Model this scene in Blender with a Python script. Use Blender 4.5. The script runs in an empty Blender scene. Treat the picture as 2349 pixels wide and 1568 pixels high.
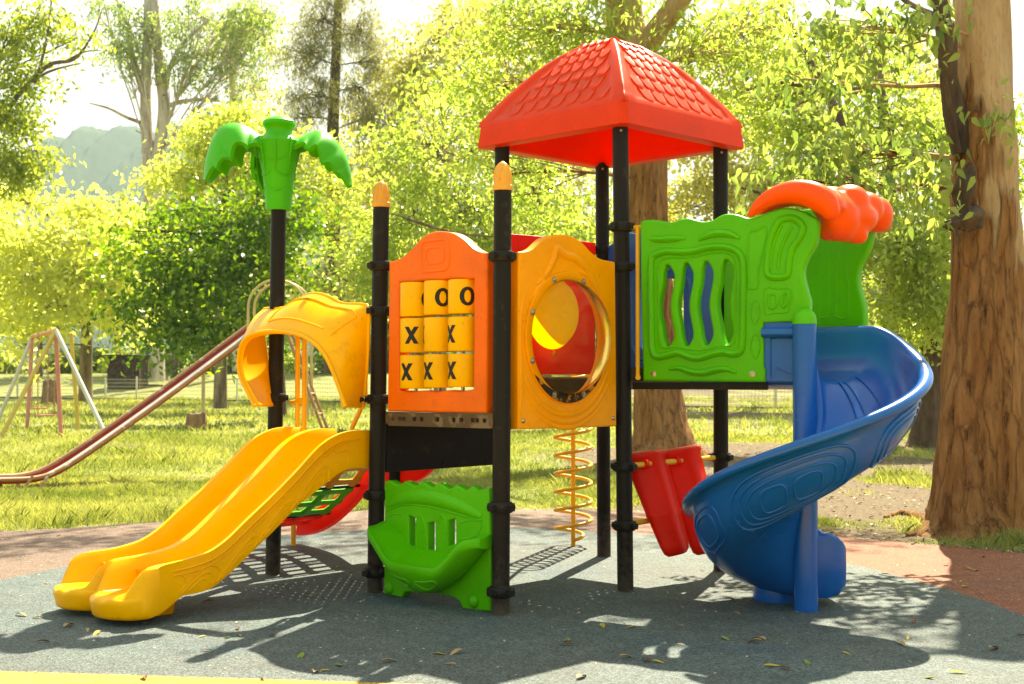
import bpy, bmesh, math, random
import numpy as np
from mathutils import Vector, Matrix

# ------------------------------------------------------------------ camera, light, exposure
SC = bpy.context.scene
COL = SC.collection
FPX, PITCH, EYE = 3005.0, 0.0243, 1.57           # focal length in picture units (2349 wide), tilt, eye height
cam_d = bpy.data.cameras.new('camera'); cam = bpy.data.objects.new('camera', cam_d); COL.objects.link(cam)
cam.location = (0, 0, EYE); cam.rotation_euler = (math.pi/2 + PITCH, 0, 0)
cam_d.sensor_width = 36.0; cam_d.lens = 36.0*FPX/2349.0; cam_d.clip_end = 3000; cam_d.clip_start = 0.05
SC.camera = cam
cam_d.dof.use_dof = True; cam_d.dof.focus_distance = 9.2; cam_d.dof.aperture_fstop = 4.0
SUN_AZ = math.atan2(0.33, 0.95)                   # from +Y towards +X
SUN_EL = math.radians(50.5)
world = bpy.data.worlds.new('World'); SC.world = world; world.use_nodes = True
nt = world.node_tree; bgn = nt.nodes['Background']
sky = nt.nodes.new('ShaderNodeTexSky'); sky.sky_type = 'NISHITA'; sky.sun_disc = False
sky.sun_elevation = SUN_EL; sky.sun_rotation = SUN_AZ
sky.air_density = 1.0; sky.dust_density = 2.0; sky.ozone_density = 0.6
cl = nt.nodes.new('ShaderNodeTexNoise'); cl.inputs['Scale'].default_value = 3.2; cl.inputs['Detail'].default_value = 5
wtc = nt.nodes.new('ShaderNodeTexCoord'); wmp = nt.nodes.new('ShaderNodeMapping'); wmp.inputs['Scale'].default_value = (1, 1, 3.0); nt.links.new(wtc.outputs['Generated'], wmp.inputs['Vector']); nt.links.new(wmp.outputs[0], cl.inputs['Vector'])
clr = nt.nodes.new('ShaderNodeValToRGB'); clr.color_ramp.elements[0].position = .38; clr.color_ramp.elements[0].color = (1.28, 1.32, 1.38, 1); clr.color_ramp.elements[1].position = .62; clr.color_ramp.elements[1].color = (1.75, 1.76, 1.80, 1); nt.links.new(cl.outputs[0], clr.inputs[0])
veil = nt.nodes.new('ShaderNodeMix'); veil.data_type = 'RGBA'; veil.blend_type = 'DARKEN'; veil.inputs[0].default_value = 1.0   # thin bright cloud veil: the sky never outshines it
nt.links.new(sky.outputs[0], veil.inputs[6]); nt.links.new(clr.outputs[0], veil.inputs[7]); nt.links.new(veil.outputs[2], bgn.inputs[0]); bgn.inputs[1].default_value = 0.15
sun_d = bpy.data.lights.new('sun', 'SUN'); sun = bpy.data.objects.new('sun', sun_d); COL.objects.link(sun)
sun_d.energy = 3.6; sun_d.angle = math.radians(0.55); sun_d.color = (1.0, 0.93, 0.80)
sdir = Vector((math.sin(SUN_AZ)*math.cos(SUN_EL), math.cos(SUN_AZ)*math.cos(SUN_EL), math.sin(SUN_EL)))
sun.rotation_euler = sdir.to_track_quat('Z', 'Y').to_euler(); sun.location = sdir*50
SC.view_settings.view_transform = 'Standard'; SC.view_settings.look = 'None'
SC.view_settings.gamma = 1; SC.view_settings.use_curve_mapping = False
SC.view_settings.exposure = 2.28
SC.view_settings.use_white_balance = True
SC.view_settings.white_balance_temperature = 7600; SC.view_settings.white_balance_tint = 2
SC.render.engine = 'CYCLES'
cy = SC.cycles
cy.max_bounces = 7; cy.diffuse_bounces = 4; cy.glossy_bounces = 3; cy.transmission_bounces = 4
cy.transparent_max_bounces = 8; cy.volume_bounces = 0; cy.use_denoising = True
cy.sample_clamp_indirect = 6.0; cy.caustics_reflective = False; cy.caustics_refractive = False

# ------------------------------------------------------------------ picture <-> world
ZT = {1: (0, 0, 1.568), 2: (1300, 0, 1.468), 3: (2700, 0, 1.5676), 4: (0, 950, 1.4936), 5: (1300, 850, 1.7425),
      6: (2350, 750, 1.6504), 7: (0, 1600, 1.1745), 8: (1900, 1650, 1.1299)}
def Z(n, pts):                                    # points read off an enlarged crop of the photo
    x0, y0, s = ZT[n]
    return [((x0 + x/s)*0.59035, (y0 + y/s)*0.59035) for x, y in pts]
def ray(x, y):
    cx, cyy = (x - 1174.5)/FPX, (784.0 - y)/FPX
    return Vector((cx, math.cos(PITCH) - cyy*math.sin(PITCH), math.sin(PITCH) + cyy*math.cos(PITCH)))
O = Vector((0, 0, EYE))
def onpl(x, y, p0, n):
    r = ray(x, y); return O + r*((p0 - O).dot(n)/r.dot(n))
def G(x, y, z=0.0): return onpl(x, y, Vector((0, 0, z)), Vector((0, 0, 1)))
def AT(x, y, d):
    r = ray(x, y); return O + r*(d/r.y)
UZ = Vector((0, 0, 1))
ANG, S = 0.8029, 1.2428
U = Vector((math.cos(ANG), math.sin(ANG), 0)); V = Vector((-math.sin(ANG), math.cos(ANG), 0))
PC = Vector((-0.066, 8.552, 0))
def UV(i, j, z=0.0): return PC + U*(S*i) + V*(S*j) + UZ*z

# ------------------------------------------------------------------ mesh helpers
class MB:
    def __init__(self): self.v = []; self.f = []; self.m = []; self.mi = 0
    def add(self, vs, fs):
        o = len(self.v); self.v += [tuple(p) for p in vs]
        for f in fs: self.f.append(tuple(i + o for i in f)); self.m.append(self.mi)
        return self
    def box(self, c, sx, sy, sz, ax=None):
        ax = ax or (Vector((1, 0, 0)), Vector((0, 1, 0)), UZ); c = Vector(c)
        vs = [c + ax[0]*(a*sx/2) + ax[1]*(b*sy/2) + ax[2]*(d*sz/2) for a in (-1, 1) for b in (-1, 1) for d in (-1, 1)]
        return self.add(vs, [(0, 1, 3, 2), (4, 6, 7, 5), (0, 4, 5, 1), (2, 3, 7, 6), (0, 2, 6, 4), (1, 5, 7, 3)])
    def tube(self, pts, r, seg=10, closed=False, flat=None, cap=True):
        pts = [Vector(p) for p in pts]; n = len(pts)
        rs = list(r) if hasattr(r, '__len__') else [r]*n
        T = []
        for i in range(n):
            a = pts[(i-1) % n] if (closed or i > 0) else pts[i]; b = pts[(i+1) % n] if (closed or i < n-1) else pts[i]
            t = b - a; T.append(t.normalized() if t.length > 1e-9 else UZ.copy())
        ref = Vector((0, 0, 1)) if abs(T[0].z) < .9 else Vector((1, 0, 0))
        N = (ref - T[0]*ref.dot(T[0])).normalized(); vs = []
        for i in range(n):
            if flat is not None:
                fn = flat[0]; B = T[i].cross(fn).normalized(); n1, n2, k = B, fn, flat[1]
            else:
                N = N - T[i]*N.dot(T[i]); N = N.normalized() if N.length > 1e-6 else T[i].orthogonal().normalized()
                n1, n2, k = N, T[i].cross(N), 1.0
            for s in range(seg):
                a = 2*math.pi*s/seg; vs.append(pts[i] + n1*(rs[i]*math.cos(a)) + n2*(rs[i]*k*math.sin(a)))
        fs = []
        for i in range(n if closed else n-1):
            j = (i+1) % n
            for s in range(seg):
                s2 = (s+1) % seg; fs.append((i*seg+s, i*seg+s2, j*seg+s2, j*seg+s))
        if cap and not closed:
            fs.append(tuple(range(seg))[::-1]); fs.append(tuple((n-1)*seg+s for s in range(seg)))
        return self.add(vs, fs)
    def lathe(self, c, prof, seg=24, ax=None):     # prof: (radius, height) pairs
        c = Vector(c); ax = ax or (Vector((1, 0, 0)), Vector((0, 1, 0)), UZ); vs = []
        for r, h in prof:
            for s in range(seg):
                a = 2*math.pi*s/seg; vs.append(c + ax[0]*(r*math.cos(a)) + ax[1]*(r*math.sin(a)) + ax[2]*h)
        n = len(prof); fs = [(i*seg+s, i*seg+(s+1) % seg, (i+1)*seg+(s+1) % seg, (i+1)*seg+s) for i in range(n-1) for s in range(seg)]
        fs.append(tuple(range(seg))[::-1]); fs.append(tuple((n-1)*seg+s for s in range(seg)))
        return self.add(vs, fs)
    def grid(self, P, cu=False, cv=False, flip=False):
        n, m = len(P), len(P[0]); vs = [p for row in P for p in row]; fs = []
        for i in range(n if cu else n-1):
            for j in range(m if cv else m-1):
                q = (i*m+j, i*m+(j+1) % m, ((i+1) % n)*m+(j+1) % m, ((i+1) % n)*m+j)
                fs.append(q[::-1] if flip else q)
        return self.add(vs, fs)
    def shell(self, P, t):                         # an open sheet of points given a thickness
        A = np.array([[tuple(p) for p in row] for row in P]); du = np.gradient(A, axis=0); dv = np.gradient(A, axis=1)
        N = np.cross(du, dv); N /= np.maximum(np.linalg.norm(N, axis=2, keepdims=True), 1e-9)
        Bk = A - N*t; n, m = A.shape[:2]
        self.grid(A.tolist(), flip=True); self.grid(Bk.tolist())
        def strip(a, b): self.grid([a, b])
        strip(A[0].tolist(), Bk[0].tolist()); strip(Bk[-1].tolist(), A[-1].tolist())
        strip(Bk[:, 0].tolist(), A[:, 0].tolist()); strip(A[:, -1].tolist(), Bk[:, -1].tolist())
        return self
    def build(self, name, mats, parent=None, smooth=40, weld=False):
        me = bpy.data.meshes.new(name); me.from_pydata(self.v, [], self.f)
        mats = mats if isinstance(mats, (list, tuple)) else [mats]
        for m in mats: me.materials.append(m)
        me.polygons.foreach_set('material_index', self.m)
        if weld:
            bm = bmesh.new(); bm.from_mesh(me); bmesh.ops.remove_doubles(bm, verts=bm.verts, dist=1e-4)
            bmesh.ops.recalc_face_normals(bm, faces=bm.faces); bm.to_mesh(me); bm.free()
        if smooth:
            me.shade_smooth(); me.set_sharp_from_angle(angle=math.radians(smooth))
        me.update(); o = bpy.data.objects.new(name, me); COL.objects.link(o)
        if parent is not None: o.parent = parent
        return o
def smooth_path(pts, n=6, closed=False):            # Catmull-Rom
    pts = [np.array(p, float) for p in pts]; k = len(pts); out = []
    for i in range(k if closed else k-1):
        g = (lambda q: pts[q % k]) if closed else (lambda q: pts[min(max(q, 0), k-1)])
        p0, p1, p2, p3 = g(i-1), g(i), g(i+1), g(i+2)
        for s in range(n):
            t = s/n
            out.append(.5*((2*p1) + (-p0+p2)*t + (2*p0-5*p1+4*p2-p3)*t*t + (-p0+3*p1-3*p2+p3)*t**3))
    if not closed: out.append(pts[-1])
    return out
def resamp(p, n):
    p = np.array(p); d = np.r_[0, np.cumsum(np.linalg.norm(np.diff(p, axis=0), axis=1))]; t = np.linspace(0, d[-1], n)
    return [(np.interp(x, d, p[:, 0]), np.interp(x, d, p[:, 1])) for x in t]
class Plane:                                       # a panel's own plane: origin, along, out (towards the viewer's side)
    def __init__(self, p0, along, out): self.p0, self.a, self.n = p0, along, out
    def px(self, pts):
        r = []
        for x, y in pts:
            q = onpl(x, y, self.p0, self.n) - self.p0; r.append((q.dot(self.a), q.z))
        return r
    def to(self, x, z, out=0.0): return self.p0 + self.a*x + UZ*z + self.n*out
def slab(mb, pl, loops, thick, bevel=0.012, off=0.0):
    """solid board in plane pl: outer loop and holes in (along, height) metres, front face at off, back at off-thick"""
    cu = bpy.data.curves.new('tmp', 'CURVE'); cu.dimensions = '2D'; cu.fill_mode = 'BOTH'
    cu.extrude = thick/2 - bevel; cu.bevel_depth = bevel; cu.bevel_resolution = 3; cu.offset = -bevel
    for lp in loops:
        sp = cu.splines.new('POLY'); sp.points.add(len(lp)-1); sp.use_cyclic_u = True
        for i, p in enumerate(lp): sp.points[i].co = (p[0], p[1], 0, 1)
    ob = bpy.data.objects.new('tmp', cu); COL.objects.link(ob)
    dg = bpy.context.evaluated_depsgraph_get(); ev = ob.evaluated_get(dg); me = ev.to_mesh()
    vs = [pl.to(v.co.x, v.co.y, off - thick/2 + v.co.z) for v in me.vertices]
    fs = [tuple(p.vertices) for p in me.polygons]
    if pl.a.cross(UZ).dot(pl.n) < 0: fs = [f[::-1] for f in fs]
    ev.to_mesh_clear(); bpy.data.objects.remove(ob); bpy.data.curves.remove(cu)
    mb.add(vs, fs); return mb
def relief(mb, pl, pts, r, off, flat=.55, closed=False, n=5, seg=8):
    P = [pl.to(p[0], p[1], off) for p in smooth_path(pts, n, closed)]
    return mb.tube(P, r, seg, closed, flat=(pl.n, flat))
def tap(r, n): return [r*max(.12, math.sin(math.pi*(.02 + .96*i/(n-1))))**.45 for i in range(n)]
def rrect(x0, z0, x1, z1, r, k=4):
    out = []
    for cx, cz, a0 in ((x1-r, z1-r, 0), (x0+r, z1-r, 90), (x0+r, z0+r, 180), (x1-r, z0+r, 270)):
        for i in range(k+1):
            a = math.radians(a0 + 90*i/k); out.append((cx + r*math.cos(a), cz + r*math.sin(a)))
    return out

# ------------------------------------------------------------------ naming
def empty(name, loc, label, cat, group=None):
    o = bpy.data.objects.new(name, None); COL.objects.link(o); o.location = loc; o.empty_display_size = .2
    return tag(o, label, cat, group)
def tag(o, label, cat, group=None, kind=None):
    if label: o['label'] = label
    if cat: o['category'] = cat
    if group: o['group'] = group
    if kind: o['kind'] = kind
    return o
def reparent(root):                                # meshes are written in world space; undo the root's own place
    bpy.context.view_layer.update()
    for c in root.children: c.matrix_parent_inverse = root.matrix_world.inverted()
# ------------------------------------------------------------------ materials
def mat(name):
    m = bpy.data.materials.new(name); m.use_nodes = True; return m, m.node_tree, m.node_tree.nodes['Principled BSDF']
def noise(nt, scale, detail=4, rough=.55, vec=None, coord='Object'):
    n = nt.nodes.new('ShaderNodeTexNoise'); n.inputs['Scale'].default_value = scale
    n.inputs['Detail'].default_value = detail; n.inputs['Roughness'].default_value = rough
    if vec is None:
        tc = nt.nodes.new('ShaderNodeTexCoord'); vec = tc.outputs[coord]
    nt.links.new(vec, n.inputs['Vector']); return n
def ramp(nt, fac, stops):
    r = nt.nodes.new('ShaderNodeValToRGB'); e = r.color_ramp.elements
    while len(e) < len(stops): e.new(.5)
    for k, (p, c) in enumerate(stops): e[k].position = p; e[k].color = (*c, 1) if len(c) == 3 else c
    nt.links.new(fac, r.inputs[0]); return r
def mix(nt, fac, a, b, mode='MIX'):
    n = nt.nodes.new('ShaderNodeMix'); n.data_type = 'RGBA'; n.blend_type = mode
    for s, v in ((n.inputs[0], fac), (n.inputs[6], a), (n.inputs[7], b)):
        if hasattr(v, 'links') or hasattr(v, 'is_linked'): nt.links.new(v, s)
        elif isinstance(v, (int, float)): s.default_value = v
        else: s.default_value = (*v, 1)
    return n.outputs[2]
def bump(nt, bs, height, strength=.2, dist=.01):
    b = nt.nodes.new('ShaderNodeBump'); b.inputs['Strength'].default_value = strength; b.inputs['Distance'].default_value = dist
    nt.links.new(height, b.inputs['Height']); nt.links.new(b.outputs[0], bs.inputs['Normal']); return b
def plastic(name, c, rough=.38, worn=.10, trans=0.0, spec=.22):
    m, t, b = mat(name)
    n1 = noise(t, 2.3, 5, .6); n2 = noise(t, 38, 4, .7); dk = tuple(x*(1-2.2*worn) for x in c); lt = tuple(min(1, x*(1+worn)+.002) for x in c)
    r1 = ramp(t, n1.outputs[0], [(.3, dk), (.7, lt)])
    sc = ramp(t, n2.outputs[0], [(.30, (.25, .22, .18)), (.38, (1, 1, 1))])
    col = mix(t, .42, r1.outputs[0], sc.outputs[0], 'MULTIPLY')
    n4 = noise(t, 7, 6, .75); fd = ramp(t, n4.outputs[0], [(.50, (0,)*3), (.72, (.20,)*3)]); col = mix(t, fd.outputs[0], col, tuple(.78*x + .012 for x in c))
    n5 = noise(t, 3.1, 7, .8); gr_ = ramp(t, n5.outputs[0], [(.30, (.38,)*3), (.42, (0,)*3)]); col = mix(t, gr_.outputs[0], col, tuple(.45*x + .003 for x in c))
    t.links.new(col, b.inputs['Base Color'])
    rr = ramp(t, n1.outputs[0], [(.3, (rough-.06,)*3), (.75, (rough+.14,)*3)]); t.links.new(rr.outputs[0], b.inputs['Roughness'])
    n3 = noise(t, 420, 2, .5); bump(t, b, n3.outputs[0], .10, .002)
    b.inputs['IOR'].default_value = 1.48; b.inputs['Specular IOR Level'].default_value = spec
    if trans:
        tr = t.nodes.new('ShaderNodeBsdfTranslucent'); t.links.new(col, tr.inputs[0])
        ms = t.nodes.new('ShaderNodeMixShader'); ms.inputs[0].default_value = trans
        out = t.nodes['Material Output']; t.links.new(b.outputs[0], ms.inputs[1]); t.links.new(tr.outputs[0], ms.inputs[2]); t.links.new(ms.outputs[0], out.inputs[0])
    return m
def paint(name, c, rough=.45, metal=0.0, chip=None, scale=14, amount=.5, spec=.3):
    m, t, b = mat(name); n1 = noise(t, scale, 6, .7); n2 = noise(t, 3, 3)
    base = ramp(t, n2.outputs[0], [(.25, tuple(x*.75 for x in c)), (.75, c)]).outputs[0]
    if chip: 
        k = ramp(t, n1.outputs[0], [(amount, (0, 0, 0)), (amount+.04, (1, 1, 1))]); base = mix(t, k.outputs[0], base, chip)
    t.links.new(base, b.inputs['Base Color']); b.inputs['Roughness'].default_value = rough; b.inputs['Metallic'].default_value = metal; b.inputs['Specular IOR Level'].default_value = spec
    bump(t, b, n1.outputs[0], .08, .004); return m
M = {}
M['yellow'] = plastic('yellow_plastic', (.94, .455, .002), .33, .05)
M['gold'] = plastic('golden_plastic', (.90, .34, .003), .38, .07)
M['amber'] = plastic('amber_cap_plastic', (.72, .36, .06), .45, .08)
M['drum'] = plastic('yellow_drum_plastic', (.90, .47, .004), .45, .06)
M['orange'] = plastic('orange_plastic', (.86, .145, .003), .38, .06)
M['hoodorange'] = plastic('orange_red_plastic', (.88, .085, .003), .30, .05)
M['red'] = plastic('red_plastic', (.95, .012, .002), .34, .05, trans=.25, spec=.16)
M['roofred'] = plastic('roof_red_plastic', (.82, .05, .003), .34, .06, trans=.28, spec=.2)
M['roofin'] = plastic('roof_underside_plastic', (.95, .03, .002), .5, .04, trans=.62, spec=.05)
M['green'] = plastic('green_plastic', (.075, .45, .002), .36, .07)
M['palm'] = plastic('palm_green_plastic', (.05, .43, .006), .36, .05)
M['blue'] = plastic('blue_plastic', (.001, .10, .42), .18, .05, spec=.42)
M['black'] = paint('black_coated_steel', (.014, .013, .012), .42, chip=(.03, .022, .018), scale=9, amount=.6, spec=.12)
def dusty_post():
    m = M['black']; t = m.node_tree; b = t.nodes['Principled BSDF']; src = b.inputs['Base Color'].links[0].from_socket
    tc = t.nodes.new('ShaderNodeTexCoord'); sx = t.nodes.new('ShaderNodeSeparateXYZ'); t.links.new(tc.outputs['Object'], sx.inputs[0]); n = noise(t, 16, 6, .75)
    mp = t.nodes.new('ShaderNodeMapRange'); mp.inputs[1].default_value = .55; mp.inputs[2].default_value = -.05; mp.inputs[3].default_value = 0; mp.inputs[4].default_value = .42; t.links.new(sx.outputs[2], mp.inputs[0])
    ad = t.nodes.new('ShaderNodeMath'); ad.operation = 'ADD'; t.links.new(n.outputs[0], ad.inputs[0]); t.links.new(mp.outputs[0], ad.inputs[1])
    k = ramp(t, ad.outputs[0], [(.62, (0,)*3), (.98, (.6,)*3)]); t.links.new(mix(t, k.outputs[0], src, (.12, .095, .07)), b.inputs['Base Color'])
dusty_post()
M['clampblack'] = paint('black_cast_clamp', (.016, .015, .014), .5, chip=(.05, .04, .03), scale=20, amount=.62, spec=.15)
M['plate'] = paint('weathered_deck_steel', (.095, .055, .022), .6, chip=(.17, .115, .06), scale=6, amount=.55)
M['yellowsteel'] = paint('yellow_painted_steel', (.88, .47, .02), .4, chip=(.62, .34, .08), scale=22, amount=.66)
M['bolt'] = paint('bolt_steel', (.45, .42, .36), .3, 1.0)
M['ink'] = paint('black_print', (.012, .012, .012), .55)
def bark(name, c1, c2, c3, scale=3.0, patch=.5, bstr=.6):
    m, t, b = mat(name); tc = t.nodes.new('ShaderNodeTexCoord'); mp = t.nodes.new('ShaderNodeMapping')
    mp.inputs['Scale'].default_value = (1, 1, .22); t.links.new(tc.outputs['Object'], mp.inputs['Vector'])
    n1 = noise(t, scale, 6, .6, mp.outputs[0]); n2 = noise(t, scale*5, 6, .7, mp.outputs[0]); n3 = noise(t, scale*2.2, 3, .5, tc.outputs['Object'])
    r1 = ramp(t, n1.outputs[0], [(patch-.12, c1), (patch+.02, c2), (patch+.2, c3)])
    k = ramp(t, n2.outputs[0], [(.32, (.28, .24, .2)), (.5, (1, 1, 1))])
    col = mix(t, .8, r1.outputs[0], k.outputs[0], 'MULTIPLY')
    k3 = ramp(t, n3.outputs[0], [(.26, (.10, .07, .05)), (.32, (1, 1, 1))]); col = mix(t, .8, col, k3.outputs[0], 'MULTIPLY')
    t.links.new(col, b.inputs['Base Color']); b.inputs['Roughness'].default_value = .85
    bump(t, b, n2.outputs[0], bstr, .05); return m
M['bark_brown'] = bark('brown_gum_bark', (.12, .055, .022), (.24, .125, .055), (.36, .24, .13), 2.2, .5)
def gumbark(name, z0, kz):
    m, t, b = mat(name); tc = t.nodes.new('ShaderNodeTexCoord'); mp = t.nodes.new('ShaderNodeMapping'); mp.inputs['Scale'].default_value = (1, 1, .20); t.links.new(tc.outputs['Object'], mp.inputs['Vector'])
    n1 = noise(t, 3.4, 6, .62, mp.outputs[0]); n2 = noise(t, 15, 7, .72, mp.outputs[0]); n3 = noise(t, 1.5, 4, .55, mp.outputs[0]); n4 = noise(t, 40, 4, .6, mp.outputs[0])
    sx = t.nodes.new('ShaderNodeSeparateXYZ'); t.links.new(tc.outputs['Object'], sx.inputs[0])
    def mt(op, a, bb):
        n = t.nodes.new('ShaderNodeMath'); n.operation = op
        for i, v in enumerate((a, bb)):
            if isinstance(v, (int, float)): n.inputs[i].default_value = v
            else: t.links.new(v, n.inputs[i])
        return n.outputs[0]
    h = mt('ADD', mt('MULTIPLY', mt('SUBTRACT', sx.outputs[2], z0), kz), mt('MULTIPLY', mt('SUBTRACT', n3.outputs[0], .5), 1.15))
    rough_ = ramp(t, n1.outputs[0], [(.28, (.15, .062, .024)), (.44, (.31, .145, .056)), (.60, (.42, .22, .095)), (.76, (.26, .11, .042))])
    crack = ramp(t, n2.outputs[0], [(.33, (.14, .09, .06)), (.44, (.8, .78, .75)), (.7, (1.25, 1.2, 1.1))])
    vo = t.nodes.new('ShaderNodeTexVoronoi'); vo.feature = 'DISTANCE_TO_EDGE'; vo.inputs['Scale'].default_value = 5.5; va = t.nodes.new('ShaderNodeVectorMath'); va.operation = 'ADD'; vm = t.nodes.new('ShaderNodeVectorMath'); vm.operation = 'SCALE'; vm.inputs[3].default_value = .35; t.links.new(n1.outputs['Color'], vm.inputs[0]); t.links.new(mp.outputs[0], va.inputs[0]); t.links.new(vm.outputs[0], va.inputs[1]); t.links.new(va.outputs[0], vo.inputs['Vector'])
    pl_ = ramp(t, vo.outputs['Distance'], [(.0, (.20, .15, .12)), (.05, (.8, .8, .8)), (.2, (1, 1, 1))])
    rc = mix(t, .9, mix(t, .30, rough_.outputs[0], pl_.outputs[0], 'MULTIPLY'), crack.outputs[0], 'MULTIPLY')
    sm = ramp(t, n1.outputs[0], [(.3, (.34, .19, .085)), (.5, (.46, .31, .17)), (.7, (.52, .40, .25))]); k4 = ramp(t, n4.outputs[0], [(.33, (.72, .66, .6)), (.5, (1, 1, 1))]); smc = mix(t, .8, sm.outputs[0], k4.outputs[0], 'MULTIPLY')
    k = ramp(t, h, [(.02, (0, 0, 0)), (.055, (1, 1, 1))]); t.links.new(mix(t, k.outputs[0], rc, smc), b.inputs['Base Color']); b.inputs['Roughness'].default_value = .85; b.inputs['Specular IOR Level'].default_value = .12
    bh = mt('ADD', mt('MULTIPLY', mt('ADD', n2.outputs[0], mt('MULTIPLY', pl_.outputs[0], .5)), mt('SUBTRACT', 1.15, k.outputs[0])), mt('MULTIPLY', k.outputs[0], -.12)); bump(t, b, bh, .9, .06); return m
M['bark_gum'] = gumbark('peeling_gum_bark', 3.1, .12); M['bark_red'] = gumbark('rough_red_gum_bark', 6.4, .12)
M['bark_cream'] = bark('cream_gum_bark', (.30, .19, .10), (.46, .34, .22), (.55, .45, .33), 1.6, .42, .3)
M['bark_grey'] = bark('grey_bark', (.10, .065, .04), (.19, .135, .09), (.30, .24, .17), 2.6)
M['bark_white'] = bark('white_gum_bark', (.34, .24, .19), (.50, .43, .37), (.62, .56, .50), .8, .45, .2)
M['bark_dark'] = bark('dark_bark', (.05, .03, .018), (.10, .06, .035), (.16, .11, .07), 3)
M['char'] = bark('charred_bark', (.012, .008, .006), (.03, .018, .012), (.08, .045, .025), 6)
def leafmat(name, c_lo, c_hi, trans=.5, rough=.4, spec=.5, tint=(1.46, 1.5, .80)):
    m, t, b = mat(name); a = t.nodes.new('ShaderNodeAttribute'); a.attribute_name = 'tone'
    r = ramp(t, a.outputs['Fac'], [(0, c_lo), (1, c_hi)]); t.links.new(r.outputs[0], b.inputs['Base Color'])
    b.inputs['Roughness'].default_value = rough; b.inputs['Specular IOR Level'].default_value = spec
    tr = t.nodes.new('ShaderNodeBsdfTranslucent')
    tcol = mix(t, 1.0, r.outputs[0], tint, 'MULTIPLY'); t.links.new(tcol, tr.inputs[0])
    ms = t.nodes.new('ShaderNodeMixShader'); ms.inputs[0].default_value = trans
    t.links.new(b.outputs[0], ms.inputs[1]); t.links.new(tr.outputs[0], ms.inputs[2]); t.links.new(ms.outputs[0], t.nodes['Material Output'].inputs[0]); return m
M['leaf_lime'] = leafmat('lime_leaf', (.20, .29, .05), (.46, .51, .16), .62, .34, .5)
M['leaf_mid'] = leafmat('mid_green_leaf', (.17, .23, .03), (.42, .45, .10), .58)
M['leaf_dark'] = leafmat('dark_green_leaf', (.045, .13, .008), (.24, .34, .022), .55)
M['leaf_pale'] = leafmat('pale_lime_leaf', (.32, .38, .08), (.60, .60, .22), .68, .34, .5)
M['leaf_gum'] = leafmat('gum_leaf', (.13, .20, .06), (.36, .42, .14), .55, .35)
M['leaf_olive'] = leafmat('olive_leaf', (.28, .28, .09), (.54, .50, .20), .6)
M['needle'] = leafmat('pine_needle', (.13, .14, .045), (.32, .29, .11), .5)
M['grassblade'] = leafmat('grass_blade', (.13, .18, .03), (.46, .45, .19), .42, .5, .5, (1.5, 1.5, .7))
# ================================================================== PLAY STRUCTURE
PS = empty('play_structure', UV(0, 0), 'bright plastic play structure with red roof, blue spiral slide and twin yellow slides', 'playground')
HB = {'C': (1148.3, 1412), 'L': (860.5, 1360.8), 'R': (1434.9, 1358.1), 'P': (625.8, 1321.5), 'B': (1385.5, 1278.7), 'R2': (1654, 1312.6)}
HT = {'C': (1153.2, 430.3), 'L': (874.4, 469.3), 'R': (1422.6, 281.5), 'P': (639.1, 480), 'B': (1381.2, 368), 'R2': (1652.7, 333.8), 'A': (1152.1, 327.7)}
base = {k: G(*v) for k, v in HB.items()}
base['A'] = UV(1, 1); base['X'] = UV(1, 2)
top = {k: AT(*HT[k], base[k].y) for k in HT}; top['X'] = base['X'] + UZ*2.2
for k in ('R', 'B', 'R2', 'A'): top[k] = top[k] + UZ*.07
PR = .0585
clamps = {'C': (588, 1163, 1357), 'L': (610, 713, 915, 1135, 1312), 'R': (520, 612, 1070, 1205), 'P': (912,), 'B': (573,), 'R2': (1048,)}
posts = {}
def on_post(k, z): 
    t = z/top[k].z; return base[k].lerp(top[k], t)
for k in base:
    mb = MB(); mb.tube([base[k] - UZ*.02, top[k]], PR, 28)
    mb.lathe(base[k], [(PR+.022, 0), (PR+.022, .004), (PR+.006, .014), (PR, .02)], 24)
    po = mb.build('post', M['black'], PS); posts[k] = po
    for yy in clamps.get(k, ()):
        z = AT(base[k].x/base[k].y*FPX+1174.5, yy, base[k].y).z; c = on_post(k, z); mb = MB()
        prof = [(PR+.001, -.034), (PR+.014, -.034), (PR+.021, -.026), (PR+.023, 0), (PR+.021, .026), (PR+.014, .034), (PR+.001, .034)]
        mb.lathe(c, prof, 28)
        for q, dr in enumerate((U, -U, V, -V)):
            B2 = dr.cross(UZ); mb.box(c + dr*(PR+.027), .034, .05, .042, (dr, B2, UZ))
            mb.tube([c + dr*(PR+.03) - B2*.034, c + dr*(PR+.03) + B2*.034], .011, 8)
        mb.build('clamp', M['clampblack'], po, weld=False)
for k in ('C', 'L'):                               # bullet shaped caps with pressed ribs
    c = top[k]; mb = MB(); prof = [(.060, -.02), (.066, -.018), (.067, .012), (.060, .018)]
    for i in range(11):
        t = i/10; prof.append((.058*math.sqrt(max(0, 1-(t**2.4))), .02 + .155*t))
    prof[-1] = (.004, .175); mb.lathe(c, prof, 24)
    for q in range(8):
        a = q*math.pi/4 + .3; d = Vector((math.cos(a), math.sin(a), 0))
        mb.tube([c + d*(.058*math.sqrt(max(0, 1-(t**2.4)))) + UZ*(.02+.155*t) for t in (.05, .2, .4, .6, .75, .88)], [.003, .008, .009, .008, .006, .002], 6)
    mb.build('cap', M['amber'], posts[k])

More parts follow.
